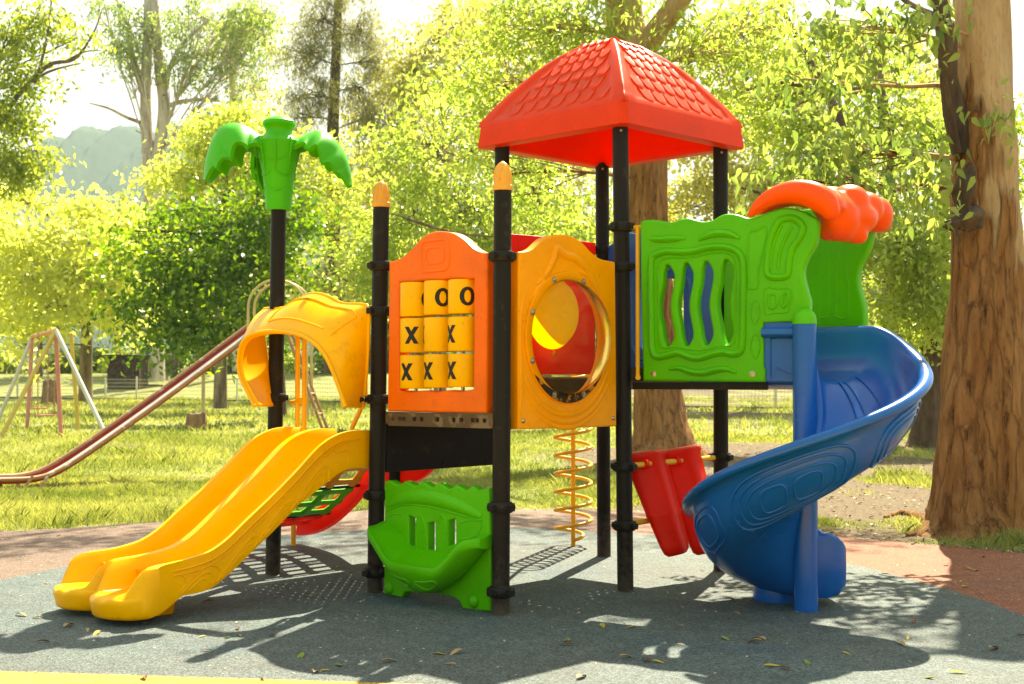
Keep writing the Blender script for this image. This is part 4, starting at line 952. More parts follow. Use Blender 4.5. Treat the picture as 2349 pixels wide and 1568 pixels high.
# ================================================================== SWINGS
def swing_d(y): return G(100, y).y
d0 = swing_d(1003); SW = empty('swing_set', AT(125, 1003, d0), 'weathered swing set with pink, white and yellow splayed poles in the grass', 'swing')
tA = AT(128, 757, d0+.3); tB = AT(74, 772, d0+5.5)
def sp_(name, a, b, r, m): mb = MB(); mb.tube([a, b], r, 10); return mb.build(name, m, SW)
M['pinksteel'] = paint('faded_pink_steel', (.62, .24, .18), .5, chip=(.6, .5, .45), scale=8, amount=.6); M['whitesteel'] = paint('faded_white_steel', (.62, .58, .50), .5); M['ochre'] = paint('faded_yellow_steel', (.62, .46, .12), .5)
gz = lambda x, y, d=None: Vector((AT(x, y, d if d else d0).x, d if d else d0, 0))
sp_('top_bar', tA, tB, .06, paint('faded_orange_steel', (.70, .28, .10), .5))
for top_, foot, m_ in ((tA, gz(140, 1010), 'pinksteel'), (tA, gz(248, 1010, d0-1.2), 'whitesteel'), (tA, gz(0, 1015, d0-.8), 'ochre'), (tA + Vector((-.3, 2, 0)), gz(180, 1000, d0+2.8), 'ochre'), (tB, gz(62, 985, d0+5.0), 'pinksteel'), (tB, gz(-12, 960, d0+5), 'whitesteel')):
    sp_('leg', foot, top_, .055, M[m_])
for f, len_ in ((.35, .0), (.62, .15)):
    c = tA.lerp(tB, f); seat = MB(); zs = .48 + len_
    seat.box(Vector((c.x, c.y, zs)), .50, .22, .035); so = seat.build('swing_seat', M['pinksteel'], SW)
    for s in (-.22, .22):
        mb = MB(); n = int((c.z-zs)/.075)
        for k in range(n):
            zc = zs + (k+.5)*(c.z-zs)/n; ax = Vector((1, 0, 0)) if k % 2 else Vector((0, 1, 0))
            mb.tube([Vector((c.x+s, c.y, zc)) + ax*(.022*math.cos(q)) + UZ*(.048*math.sin(q)) for q in np.linspace(0, 2*math.pi, 9)[:-1]], .008, 5, True)
        mb.build('chain', M['chrail'], so)
reparent(SW)
# ================================================================== GROUND, PAD, HILL
rng = np.random.default_rng(7); random.seed(7)
def hterr(x, y):
    x = np.asarray(x, float); y = np.asarray(y, float)
    far = np.clip((y-86)/26, 0, 1); far = far*far*(3-2*far)
    near = np.clip((y-15.5)/6, 0, 1)
    return 1.6*far + np.clip(y-112, 0, 300)*.012 + near*(.03*np.sin(x*.9+y*.35)+.025*np.sin(y*.8-x*.4))
def vnoise(x, y, seed=0):                          # smooth value noise for the grass cover
    r = np.random.default_rng(seed).random((64, 64)); xi = np.floor(x).astype(int); yi = np.floor(y).astype(int); fx = x-xi; fy = y-yi
    fx = fx*fx*(3-2*fx); fy = fy*fy*(3-2*fy); g_ = lambda a, b: r[a % 64, b % 64]
    return (g_(xi, yi)*(1-fx)+g_(xi+1, yi)*fx)*(1-fy) + (g_(xi, yi+1)*(1-fx)+g_(xi+1, yi+1)*fx)*fy
def grassy(x, y):
    x = np.asarray(x, float); y = np.asarray(y, float)
    n = .5*vnoise(x*.55+9, y*.40+3, 1) + .5*vnoise(x*1.9, y*1.5, 2)
    right = np.clip((x-.3 - (y-15)*.06)/2.2, 0, 1)
    c = 1.06 - .46*right*(.30 + 1.25*vnoise(x*.16+3.3, y*.13+.7, 3)) - .5*np.exp(-((x-4.8)**2/5 + (y-12.6)**2/3.0)) - .7*np.exp(-((x-2.8)**2/4 + (y-25.0)**2/14)) - .35*np.exp(-((y-15.2)/1.2)**2)*(x > -1.5)
    return np.clip((c - .60 + (n-.5)*1.5)*2.0 + .33, 0, 1)
xs = np.r_[np.linspace(-1100, -42, 20), np.linspace(-40, 40, 201), np.linspace(42, 1100, 20)]
ys = np.r_[np.linspace(-30, 8, 8), np.linspace(9, 45, 181), np.linspace(46, 130, 60), np.linspace(140, 1900, 24)]
XX, YY = np.meshgrid(xs, ys, indexing='ij'); ZZ = hterr(XX, YY)
mb = MB(); mb.grid(np.stack([XX, YY, ZZ], 2).tolist(), flip=True)
m, t, b = mat('ground_soil_and_turf'); at_ = t.nodes.new('ShaderNodeAttribute'); at_.attribute_name = 'grassy'
n1 = noise(t, .9, 6, .65); n2 = noise(t, 14, 5, .7); n3 = noise(t, 55, 3, .6)
soil = ramp(t, n2.outputs[0], [(.3, (.045, .026, .012)), (.5, (.095, .06, .028)), (.72, (.19, .13, .065))])
turf = ramp(t, n2.outputs[0], [(.3, (.10, .12, .02)), (.6, (.22, .23, .05)), (.8, (.34, .29, .12))])
k = ramp(t, at_.outputs['Fac'], [(.25, (0,)*3), (.7, (1,)*3)]); col = mix(t, k.outputs[0], soil.outputs[0], turf.outputs[0])
k2 = ramp(t, n3.outputs[0], [(.62, (0,)*3), (.66, (1,)*3)]); col = mix(t, mix(t, .5, (0, 0, 0), k2.outputs[0], 'MIX'), col, (.36, .29, .19))
t.links.new(col, b.inputs['Base Color']); b.inputs['Roughness'].default_value = .95; bump(t, b, n2.outputs[0], .5, .04); M['ground'] = m
gr = mb.build('ground', M['ground'], None, 180); tag(gr, 'grass and bare soil of the park lawn', 'ground', kind='structure')
a = gr.data.attributes.new('grassy', 'FLOAT', 'POINT'); a.data.foreach_set('value', grassy(XX, YY).ravel().astype(np.float32))

# rubber safety surface
edge = [(-500, 1236), (-200, 1228), (0, 1222), (150, 1213), (300, 1204), (480, 1193), (700, 1179), (900, 1171), (1150, 1170), (1400, 1172), (1600, 1184), (1800, 1208), (1960, 1236), (2150, 1252), (2349, 1272), (2600, 1296)]
ep_ = [G(*p) for p in smooth_path(edge, 6)]
for i, p in enumerate(ep_): p.y += .035*math.sin(i*1.7) + .03*math.sin(i*.63)
mb = MB(); rows = []
for f in np.linspace(0, 1, 30): rows.append([Vector((p.x*(1-f)+f*p.x*1.6, p.y*(1-f) + f*(-6), .012)) for p in ep_])
mb.grid([[p - UZ*.03 for p in rows[0]]] + rows)
m, t, b = mat('rubber_granule_surface'); tc = t.nodes.new('ShaderNodeTexCoord'); sx = t.nodes.new('ShaderNodeSeparateXYZ'); t.links.new(tc.outputs['Object'], sx.inputs[0])
def mth(op, a_, b_=None):
    n = t.nodes.new('ShaderNodeMath'); n.operation = op
    for i, v in enumerate((a_, b_)):
        if v is None: continue
        if isinstance(v, (int, float)): n.inputs[i].default_value = v
        else: t.links.new(v, n.inputs[i])
    return n.outputs[0]
wob = noise(t, 1.1, 2); wv = mth('MULTIPLY', mth('SUBTRACT', wob.outputs[0], .5), .10)
ex = mth('POWER', mth('DIVIDE', mth('ADD', sx.outputs[0], .40), 3.72), 2.0); ey = mth('POWER', mth('DIVIDE', mth('SUBTRACT', sx.outputs[1], 8.0), 5.35), 2.0)
ell = mth('ADD', mth('ADD', ex, ey), wv)
kin = ramp(t, ell, [(.985, (1,)*3), (1.0, (0,)*3)])
yl = mth('ADD', mth('ADD', mth('MULTIPLY', sx.outputs[0], .128), mth('MULTIPLY', sx.outputs[1], .9917)), mth('MULTIPLY', wv, .2))
kye = ramp(t, mth('DIVIDE', yl, 10.0), [(.6490, (1,)*3), (.6520, (0,)*3)])
gn = t.nodes.new('ShaderNodeTexVoronoi'); gn.inputs['Scale'].default_value = 105; t.links.new(tc.outputs['Object'], gn.inputs['Vector'])
gs = t.nodes.new('ShaderNodeSeparateColor'); t.links.new(gn.outputs['Color'], gs.inputs[0])
spk = ramp(t, gs.outputs[0], [(0, (.25,)*3), (.5, (.9,)*3), (1, (1.95,)*3)])
big = noise(t, .55, 6, .65); med = noise(t, 4.5, 5, .7)
dusty = ramp(t, big.outputs[0], [(.40, (0,)*3), (.75, (.50,)*3)])
blue_ = ramp(t, med.outputs[0], [(.3, (.044, .065, .070)), (.7, (.086, .113, .115))]); terra = ramp(t, med.outputs[0], [(.3, (.19, .045, .015)), (.7, (.28, .078, .030))])
kx = ramp(t, mth('DIVIDE', mth('ADD', sx.outputs[0], 2.0), 6.0), [(.35, (.8,)*3), (.75, (0,)*3)]); pk = mix(t, kx.outputs[0], terra.outputs[0], mix(t, med.outputs[0], (.085, .058, .046), (.16, .115, .092))); col = mix(t, kin.outputs[0], pk, blue_.outputs[0]); col = mix(t, kye.outputs[0], col, (.62, .36, .03))
col = mix(t, dusty.outputs[0], col, (.085, .068, .055)); col = mix(t, .85, col, spk.outputs[0], 'MULTIPLY')
st = noise(t, 22, 4, .7); ks = ramp(t, st.outputs[0], [(.66, (0,)*3), (.72, (.45,)*3)]); col = mix(t, ks.outputs[0], col, (.05, .045, .04))
bl = noise(t, .75, 4, .6); kb = ramp(t, bl.outputs[0], [(.57, (0,)*3), (.68, (.45,)*3)]); kb2 = mix(t, 1.0, kb.outputs[0], kin.outputs[0], 'MULTIPLY'); col = mix(t, kb2, col, mix(t, .9, (.022, .062, .10), spk.outputs[0], 'MULTIPLY'))
t.links.new(col, b.inputs['Base Color']); b.inputs['Roughness'].default_value = .8; bump(t, b, gn.outputs['Distance'], .55, .006)
pad = mb.build('rubber_surface', m, None, 30); tag(pad, 'blue grey and terracotta rubber safety surface under the play structure', 'ground', kind='structure')

# hazy wooded hill
rid = smooth_path([(-900, 480), (-500, 380), (-200, 430), (0, 430), (60, 395), (110, 332), (150, 318), (200, 299), (260, 292), (330, 298), (400, 292), (450, 288), (540, 310), (640, 292), (720, 300), (800, 330), (900, 372), (1050, 430), (1250, 470), (1500, 520), (1900, 590), (2349, 640), (3200, 700)], 14)
P = []; HDIST = 1300
R0 = [AT(x, y, HDIST) for x, y in rid]; rs_ = np.random.default_rng(3)
for k in range(15):
    f = k/14; row = []
    for i, p in enumerate(R0):
        jit = rs_.normal()*(1.0 if 0 < k < 14 else .8); row.append(Vector((p.x*(1-.25*f), HDIST - 500*f + 22*math.sin(i*.3+k), max(5, p.z*(1-f**1.15)) + jit*(1-f)*1.4)))
    P.append(row)
P = [[Vector((p.x*1.1, HDIST+400, -2)) for p in P[0]]] + P
mb = MB(); mb.grid(P, flip=False)
m, t, b = mat('forest_hillside'); n1 = noise(t, .05, 6, .7); r = ramp(t, n1.outputs[0], [(.35, (.05, .08, .06)), (.65, (.075, .105, .075))]); t.links.new(r.outputs[0], b.inputs['Base Color']); b.inputs['Roughness'].default_value = 1; b.inputs['Specular IOR Level'].default_value = 0; bump(t, b, n1.outputs[0], .25, 3)
hill = mb.build('hill', m, None, 180); tag(hill, 'hazy wooded hill behind the park', 'hill', kind='structure')

# ================================================================== TREES
def leaf_obj(name, pos, length, aspect, tone, mat_, parent, droop=.35, fine=False, seed=1, thin=False):
    r = np.random.default_rng(seed); N = len(pos); pos = np.asarray(pos, float)
    d = r.normal(size=(N, 3)); d[:, 2] -= droop*1.6; d /= np.linalg.norm(d, axis=1, keepdims=True)
    q = r.normal(size=(N, 3)); q[:, 2] += .5; w = np.cross(d, q); w /= np.maximum(np.linalg.norm(w, axis=1, keepdims=True), 1e-6); nn = np.cross(w, d)
    L = (length*(.65 + .7*r.random(N)))[:, None]; W = L*aspect*.5; up = nn*W*.35
    if fine:
        vs = np.stack([pos, pos+d*L*.28+w*W*.92+up, pos+d*L*.62+w*W*.70+up*.8-UZ_*L*.05, pos+d*L-UZ_*L*.14, pos+d*L*.62-w*W*.70+up*.8-UZ_*L*.05, pos+d*L*.28-w*W*.92+up], 1).reshape(-1, 3); k = 6
        idx = (np.arange(N)[:, None]*6 + np.array([0, 1, 2, 3, 0, 3, 4, 5])[None]).ravel(); nf = N*2; tone = np.repeat(tone, 2)
    else:
        vs = np.stack([pos, pos+d*L*.42+w*W+up, pos+d*L, pos+d*L*.42-w*W+up], 1).reshape(-1, 3); idx = np.arange(N*4); nf = N
    me = bpy.data.meshes.new(name); me.vertices.add(len(vs)); me.vertices.foreach_set('co', vs.astype(np.float32).ravel())
    me.loops.add(len(idx)); me.loops.foreach_set('vertex_index', idx.astype(np.int32)); me.polygons.add(nf)
    me.polygons.foreach_set('loop_start', np.arange(nf, dtype=np.int32)*4); me.polygons.foreach_set('loop_total', np.full(nf, 4, np.int32))
    me.materials.append(mat_); me.update(calc_edges=True)
    a = me.attributes.new('tone', 'FLOAT', 'FACE'); a.data.foreach_set('value', np.clip(tone, 0, 1).astype(np.float32))
    o = bpy.data.objects.new(name, me); COL.objects.link(o); o.parent = parent; return o
UZ_ = np.array([0, 0, 1.0])
def crown_points(c, rad, nclump, per, r, spread=.45, hollow=.25, tl=0.5, flat=.55):
    """clumps spread through an ellipsoid (thinner inside), every clump a handful of leafy twigs"""
    pts, tones, cl = [], [], []
    for _ in range(nclump):
        v = r.normal(size=3); v /= np.linalg.norm(v); rr = (hollow + (1-hollow)*r.random()**.5)*(.85 + .3*r.random())
        cc = np.array(c) + v*np.array(rad)*rr; cl.append(cc); ct = tl + r.normal()*.24
        nt_ = 7
        for _k in range(nt_):
            tv = r.normal(size=3)*np.array([1, 1, flat]); tv[2] -= .25*flat/.55; tv *= spread*(.6+.8*r.random())/max(1e-6, np.linalg.norm(tv))*1.3
            n = max(1, per//nt_); s = r.random(n)**.7
            p = cc + tv[None]*s[:, None] + r.normal(size=(n, 3))*spread*.13; p[:, 2] -= (s**2)*spread*.3
            pts.append(p); tones.append(ct + r.normal(size=n)*.2)
    return np.concatenate(pts), np.concatenate(tones), cl
def limb(mb, a, b, r0, r1, r, wig=.08, n=6, sag=.0):
    a = Vector(a); b = Vector(b); L = (b-a).length; pts = []; off = Vector((0, 0, 0))
    for i in range(n+1):
        f = i/n; off += Vector(r.normal(size=3).tolist())*(wig*L/n)
        pts.append(a.lerp(b, f) + off*(f*(1-f)*2.2) + UZ*(sag*L*f*(1-f)))
    mb.tube(pts, [r0 + (r1-r0)*(i/n)**.8 for i in range(n+1)], 6 if r0 < .06 else 9); return pts
def tree(name, label, trunk, d, blobs, leaf, barkm, seed, leaf_len, aspect=.42, per=60, spread=.45, limbs=(), group=None, fine=False, droop=.35, twig=.018, tseg=14, tl=.5, rough=.0, root=0.0, hub=.62, flat=.55, thin=1.0):
    """trunk: [(px, py, radius)] read in the picture at distance d; blobs: (px, py, rx, ry, distance, clumps)"""
    r = np.random.default_rng(seed)
    tp = [AT(x, y, d) for x, y, _ in trunk]; b0 = tp[0].copy()
    root_o = empty(name, b0, label, 'tree', group)
    tps = smooth_path([tuple(p) + (q[2],) for p, q in zip(tp, trunk)], 10 if rough else 7); mb = MB(); seg = tseg; vs = []
    P = []
    for i, q in enumerate(tps):
        loop = []
        for s in range(seg):
            a = 2*math.pi*s/seg; k = 1 + rough*(.55*math.sin(3*a+i*.21+seed)+.45*math.sin(5*a-i*.33)) + (rough*1.1*(float(vnoise(np.array([(s*9/seg) % 9 + 3.0]), np.array([i*.22+seed]), 5)[0])-.5) + rough*.5*(float(vnoise(np.array([s*24/seg]), np.array([i*.6+seed]), 6)[0])-.5) if rough else 0)
            fl = root*max(0, 1-i/12)**2.2*(.5+.5*math.sin(a*5+seed))
            loop.append(Vector((q[0]+math.cos(a)*q[3]*(k+fl), q[1]+math.sin(a)*q[3]*(k+fl), q[2])))
        P.append(loop)
    P.insert(0, [Vector((p.x, p.y, p.z-.4)) for p in P[0]])
    mb.grid(P, cv=True)
    for lp in limbs:                               # traced limbs: [(px, py, radius, distance)]
        sm = smooth_path([tuple(AT(x, y, dd)) + (rr,) for x, y, rr, dd in lp], 5); mb.tube([q[:3] for q in sm], [q[3] for q in sm], 8)
    allp, allt = [], []
    for (x, y, rx, ry, dd, nc) in blobs:
        c = AT(x, y, dd); sx_, sz_ = rx/FPX*dd, ry/FPX*dd
        p, tn, cl = crown_points(c, (sx_, min(sx_, sz_)*thin, sz_), nc, per, r, spread, .25, tl, flat); allp.append(p); allt.append(tn)
        ti = min(range(len(tps)), key=lambda i: (Vector(tps[i][:3])-c).length + max(0, tps[i][2]-c.z)*2.0); q = tps[ti]
        far_ = (Vector(q[:3])-c).length
        hubp = Vector(q[:3]).lerp(c, hub)
        br = min(q[3]*.45, .02 + .02*max(sx_, sz_)); pts = limb(mb, Vector(q[:3]), c, br, twig*1.2, r, .10, 7, .12)
        for cc in cl[::1 if nc < 60 else 2]:
            s = pts[int(r.integers(3, 8))]; limb(mb, s, cc, twig, twig*.35, r, .12, 4)
    mb.build('trunk', barkm, root_o, 60)
    allp = np.concatenate(allp); allt = np.concatenate(allt)
    ctr = np.array([b0.x, b0.y, b0.z]); cr = leaf_obj('crown', allp, leaf_len, aspect, allt, leaf, root_o, droop, fine, seed)
    reparent(root_o); return root_o
TT = []
TT.append(tree('gum_tree', 'large gum tree with thick brown and cream trunk right beside the spiral slide', [(2246, 1226, .58), (2244, 1190, .50), (2248, 1120, .45), (2256, 950, .415), (2262, 760, .378), (2261, 560, .338), (2257, 330, .302), (2253, 120, .275), (2250, -120, .25), (2240, -420, .22)], 12.85,
     [(1990, 60, 150, 80, 12.2, 12), (1840, 180, 120, 70, 12.6, 5), (1950, 350, 170, 70, 12.4, 16), (2090, 420, 80, 60, 12.0, 6), (1830, 410, 90, 50, 12.4, 6), (2285, 265, 50, 20, 12.2, 2), (2115, 50, 50, 50, 12.2, 5), (2230, -640, 240, 130, 15, 15), (2420, -420, 160, 90, 17, 16), (1480, -660, 300, 110, 15, 9), (1850, -700, 200, 110, 16, 6)],
     M['leaf_gum'], M['bark_gum'], 11, .115, .52, 34, .34, fine=True, droop=.75, twig=.010, tseg=64, rough=.07, root=.22, tl=.45, hub=.4))
# bark patches, burl and the torn side stem belong to that trunk
gum = TT[0]; mb = MB(); r = np.random.default_rng(5)
def lump(c, rad, sq, seed):
    rr = np.random.default_rng(seed); P = []
    for i in range(9):
        th = math.pi*i/8; row = []
        for s in range(14):
            a = 2*math.pi*s/14; k = 1 + .28*math.sin(3*a+seed+i) + .2*rr.normal()*.5
            row.append(Vector(c) + Vector((math.sin(th)*math.cos(a)*rad[0]*k, math.sin(th)*math.sin(a)*rad[1]*k, math.cos(th)*rad[2]*(1+.1*rr.normal()))))
        P.append(row)
    mb.grid(P, cv=True, flip=True)
lump(AT(2212, 440, 12.42), (.09, .12, .20), 1, 1); lump(AT(2222, 500, 12.42), (.15, .13, .13), 1, 2); lump(AT(2186, 515, 12.40), (.08, .10, .06), 1, 3); lump(AT(2225, 395, 12.44), (.05, .08, .10), 1, 4)
for k in range(7):
    a = AT(2186+k*7, 470+k*9, 12.36); mb.tube([a, a + Vector((-.05-.02*k, -.05, -.10)), a + Vector((-.02+.015*k, -.07, -.22))], [.012, .008, .003], 5)
remeshed(mb, .014, 2).build('burl', M['bark_dark'], gum, 60)
for x, y in ((2240, 250), (2256, 145), (2275, 560), (2230, 700), (2300, 480), (2290, 880), (2215, 980)):
    mb = MB(); lump(AT(x, y, 12.60 if y > 300 else 12.64), (.04, .06, .05), 1, int(x)); mb.build('knot', M['bark_brown'], gum, 60)
mb = MB(); mb.tube([AT(2206, 350, 12.75), AT(2190, 260, 12.72), AT(2176, 180, 12.68), AT(2172, 90, 12.6), AT(2160, 20, 12.55), AT(2140, -60, 12.5)], [.10, .115, .085, .10, .08, .075], 12); mb.tube([AT(2195, 350, 12.6), AT(2168, 180, 12.45)], [.05, .02], 6); mb.build('side_stem', M['bark_dark'], gum, 60)
for pts in ([(2140, 1200), (2095, 1182), (2060, 1178), (2030, 1186)], [(2330, 1232), (2370, 1228), (2420, 1240)], [(2200, 1222), (2165, 1230), (2120, 1224), (2080, 1228)]):
    q = smooth_path([tuple(G(x, y, .01)) for x, y in pts], 5); mb = MB(); mb.tube(q, np.linspace(.07, .02, len(q)), 8); mb.build('root', M['bark_gum'], gum, 60)
for c in list(gum.children): c.matrix_parent_inverse = gum.matrix_world.inverted()

TT.append(tree('gum_tree', 'thick peeling gum trunk forking behind the red roof', [(1522, 1042, .80), (1520, 1010, .62), (1512, 930, .50), (1502, 760, .43), (1492, 560, .40), (1484, 380, .385), (1462, 180, .40), (1436, 60, .37), (1420, -140, .33)], 25.8,
     [(1250, 60, 170, 90, 25, 40), (1120, 210, 160, 110, 26, 34), (1640, 120, 170, 120, 25, 44), (1330, -20, 200, 90, 25.5, 26), (1780, 60, 120, 100, 26, 22), (1160, 400, 120, 80, 25, 14), (1500, -330, 260, 110, 21, 26), (1900, -380, 260, 120, 20.5, 26), (1160, -400, 260, 110, 20, 24), (820, -430, 200, 110, 20, 14)],
     M['leaf_lime'], M['bark_red'], 21, .15, .36, 56, .62, limbs=[[(1466, 130, .26, 25.7), (1500, 80, .24, 25.5), (1545, 20, .22, 25.3), (1600, -60, .18, 25)]], droop=.6, twig=.018, tseg=40, rough=.10, root=.5, tl=.5))
TT.append(tree('shade_tree', 'bright leafy tree spreading behind the spiral slide with lime foliage', [(2058, 905, .22), (2052, 760, .19), (2046, 600, .17), (2040, 420, .14), (2020, 200, .10), (2000, 60, .07)], 29,
     [(2080, 560, 110, 80, 27, 46), (1900, 640, 110, 60, 28, 18), (2120, 700, 80, 80, 27, 36), (2020, 760, 100, 40, 28, 16), (1960, 480, 110, 60, 28, 26), (1880, 330, 130, 90, 29, 36), (2060, 280, 110, 110, 29, 34), (1760, 220, 130, 90, 30, 34), (1950, 120, 170, 90, 30, 38)],
     M['leaf_lime'], M['bark_grey'], 31, .15, .5, 60, .55, droop=.5, twig=.016, tl=.6,
     limbs=[[(1990, 390, .10, 28), (1930, 280, .12, 28), (1890, 200, .10, 28), (1830, 90, .07, 28), (1790, 10, .05, 28)], [(1935, 250, .05, 28.3), (1850, 200, .06, 28.4), (1770, 190, .04, 28.5), (1690, 215, .03, 28.5)], [(2040, 520, .08, 28.5), (1930, 520, .06, 28), (1830, 470, .05, 28), (1700, 430, .03, 28)], [(1950, 640, .05, 28), (1860, 560, .05, 28), (1780, 540, .04, 28), (1690, 545, .03, 28)], [(2160, 40, .07, 27), (2090, 10, .06, 27), (2040, -30, .05, 27)]]))
TT.append(tree('shade_tree', 'dark rough trunk at the grass edge behind the blue slide bowl', [(2128, 1022, .40), (2130, 960, .33), (2134, 860, .30), (2140, 760, .27), (2150, 600, .22), (2170, 420, .16)], 28.6,
     [(2230, 500, 120, 110, 28, 30), (2150, 330, 100, 90, 28, 20), (2330, 350, 70, 160, 27, 16), (2210, 690, 60, 80, 27.5, 14)], M['leaf_lime'], M['bark_dark'], 41, .15, .5, 56, .55, droop=.5, twig=.018, rough=.06, root=.4))
TT.append(tree('shade_tree', 'slender pale tree with wide open yellow-green crown left of the roof', [(1010, 900, .20), (1000, 780, .17), (980, 640, .14), (1000, 520, .11), (1010, 400, .08)], 40,
     [(1000, 330, 170, 130, 38, 44), (1120, 480, 150, 90, 37, 46), (930, 500, 110, 110, 39, 40), (1260, 450, 140, 90, 40, 38), (1180, 300, 140, 100, 40, 24), (1320, 560, 120, 60, 38, 24), (860, 620, 70, 80, 38, 24), (1100, 600, 120, 50, 38, 24), (1020, 180, 110, 80, 42, 12)],
     M['leaf_lime'], M['bark_grey'], 51, .19, .42, 62, .72, droop=.5, twig=.020, tl=.55,
     limbs=[[(800, 470, .006, 36), (905, 492, .018, 36), (960, 510, .045, 36), (1050, 535, .035, 36), (1180, 545, .02, 36)], [(1240, 470, .03, 37), (1200, 380, .05, 37), (1140, 250, .05, 37), (1050, 150, .04, 37)]]))
TT.append(tree('shade_tree', 'dense dark green tree behind the palm topped post', [(640, 930, .26), (636, 820, .22), (630, 700, .20), (610, 560, .16), (590, 420, .10)], 44,
     [(560, 600, 120, 70, 42, 34), (430, 645, 90, 50, 42, 24), (360, 590, 80, 40, 42, 14), (640, 500, 90, 56, 43, 26), (500, 515, 110, 50, 43, 26), (420, 745, 120, 26, 41, 18), (600, 720, 90, 40, 41, 20), (330, 690, 70, 24, 41, 9), (530, 680, 60, 34, 41, 10), (310, 530, 40, 24, 42, 5), (600, 430, 70, 30, 43, 9), (410, 480, 50, 30, 43, 8), (480, 790, 50, 14, 41, 5)],
     M['leaf_dark'], M['bark_dark'], 61, .23, .5, 62, 1.15, droop=.3, twig=.022, tl=.5, flat=.22, thin=.55))
TT.append(tree('shade_tree', 'yellow-green crown coloured as the sunlit tree top behind the palm topped post', [(505, 915, .30), (508, 760, .24), (512, 600, .20), (516, 450, .14)], 56,
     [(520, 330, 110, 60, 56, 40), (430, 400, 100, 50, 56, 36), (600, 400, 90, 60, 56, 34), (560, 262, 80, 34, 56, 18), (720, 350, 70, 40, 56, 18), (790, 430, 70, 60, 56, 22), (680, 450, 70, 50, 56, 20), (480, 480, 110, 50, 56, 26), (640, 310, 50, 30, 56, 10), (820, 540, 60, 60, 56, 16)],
     M['leaf_pale'], M['bark_grey'], 63, .27, .45, 52, 1.2, droop=.4, twig=.025, tl=.5, flat=.22, thin=.55))  # sunlight on the upper foliage is put into these pale leaves
TT.append(tree('shade_tree', 'sunlit lime green tree above the swing set', [(196, 921, .42), (197, 860, .34), (200, 740, .30), (205, 640, .24), (200, 560, .14)], 71,
     [(90, 540, 110, 50, 68, 26), (260, 560, 90, 50, 69, 22), (60, 640, 90, 50, 68, 20), (180, 470, 90, 40, 70, 16), (240, 660, 90, 40, 68, 18), (130, 700, 90, 36, 68, 14), (20, 730, 70, 40, 68, 10), (30, 450, 60, 40, 70, 10), (330, 500, 50, 50, 72, 9), (310, 720, 60, 40, 68, 8), (160, 610, 70, 30, 68, 10), (300, 620, 50, 40, 69, 8), (-20, 560, 70, 80, 68, 16), (60, 790, 60, 20, 68, 4)],
     M['leaf_pale'], M['bark_grey'], 71, .42, .5, 44, 1.7, flat=.25, thin=.35, droop=.4, twig=.035, tl=.9,
     limbs=[[(203, 660, .16, 71), (180, 600, .12, 71), (150, 560, .08, 71)], [(203, 680, .14, 71), (235, 620, .10, 71), (250, 560, .07, 71)]]))
TT.append(tree('gum_tree', 'tall pale gum with bare dead branch rising far behind the swings', [(348, 862, 1.0), (350, 700, .80), (350, 500, .72), (352, 380, .66)], 98,
     [(330, 60, 90, 60, 97, 22), (470, 40, 110, 70, 97, 34), (560, 120, 70, 110, 97, 26), (290, 130, 70, 40, 97, 12), (440, 150, 80, 60, 97, 16), (590, 30, 50, 60, 97, 14), (500, 260, 60, 30, 97, 8), (240, 10, 50, 30, 97, 6)],
     M['leaf_gum'], M['bark_white'], 81, .42, .30, 56, 1.5, droop=.7, twig=.05, tl=.55,
     limbs=[[(346, 400, .55, 98), (338, 330, .46, 98), (334, 220, .42, 98), (338, 100, .38, 98), (340, -20, .3, 98)], [(354, 400, .5, 98), (368, 320, .46, 98), (376, 240, .44, 98), (366, 160, .40, 98), (358, 60, .34, 98), (352, -20, .3, 98)],
            [(334, 230, .25, 98), (318, 180, .24, 98), (302, 120, .2, 98), (292, 60, .16, 98), (262, -10, .12, 98)], [(376, 230, .24, 98), (388, 160, .2, 98), (420, 100, .16, 98), (480, 45, .12, 98)], [(378, 245, .2, 98), (430, 230, .16, 98), (500, 228, .1, 98)],
            [(334, 285, .16, 98), (290, 268, .13, 98), (250, 248, .10, 98), (205, 236, .05, 98)], [(395, 145, .14, 98), (450, 125, .12, 98), (540, 118, .07, 98)], [(352, 325, .1, 98), (330, 308, .07, 98), (312, 298, .05, 98)]]))
TT.append(tree('gum_tree', 'smaller slim gum standing right of the tall pale gum', [(545, 840, .42), (540, 500, .34), (536, 300, .30), (532, 150, .24), (525, 20, .16)], 104,
     [(560, 60, 70, 60, 103, 20), (500, 130, 60, 50, 103, 12), (600, 200, 50, 60, 103, 12), (480, 300, 70, 40, 103, 14)], M['leaf_olive'], M['bark_white'], 83, .42, .3, 52, 1.4, droop=.7, twig=.05))
TT.append(tree('pine_tree', 'tall drooping pine against the white sky', [(764, 840, .55), (764, 500, .42), (764, 300, .36), (770, 150, .30), (776, 0, .24), (780, -120, .16)], 78,
     [(700, 120, 60, 50, 77, 26), (720, 210, 60, 40, 77, 24), (830, 70, 60, 50, 77, 24), (740, 40, 60, 40, 77, 20), (830, 200, 60, 60, 77, 20), (700, 270, 40, 20, 77, 8), (860, 140, 40, 30, 77, 12), (780, -30, 90, 40, 77, 20), (850, 270, 50, 30, 77, 12)],
     M['needle'], M['bark_dark'], 91, .40, .10, 110, 1.1, droop=.8, twig=.04))
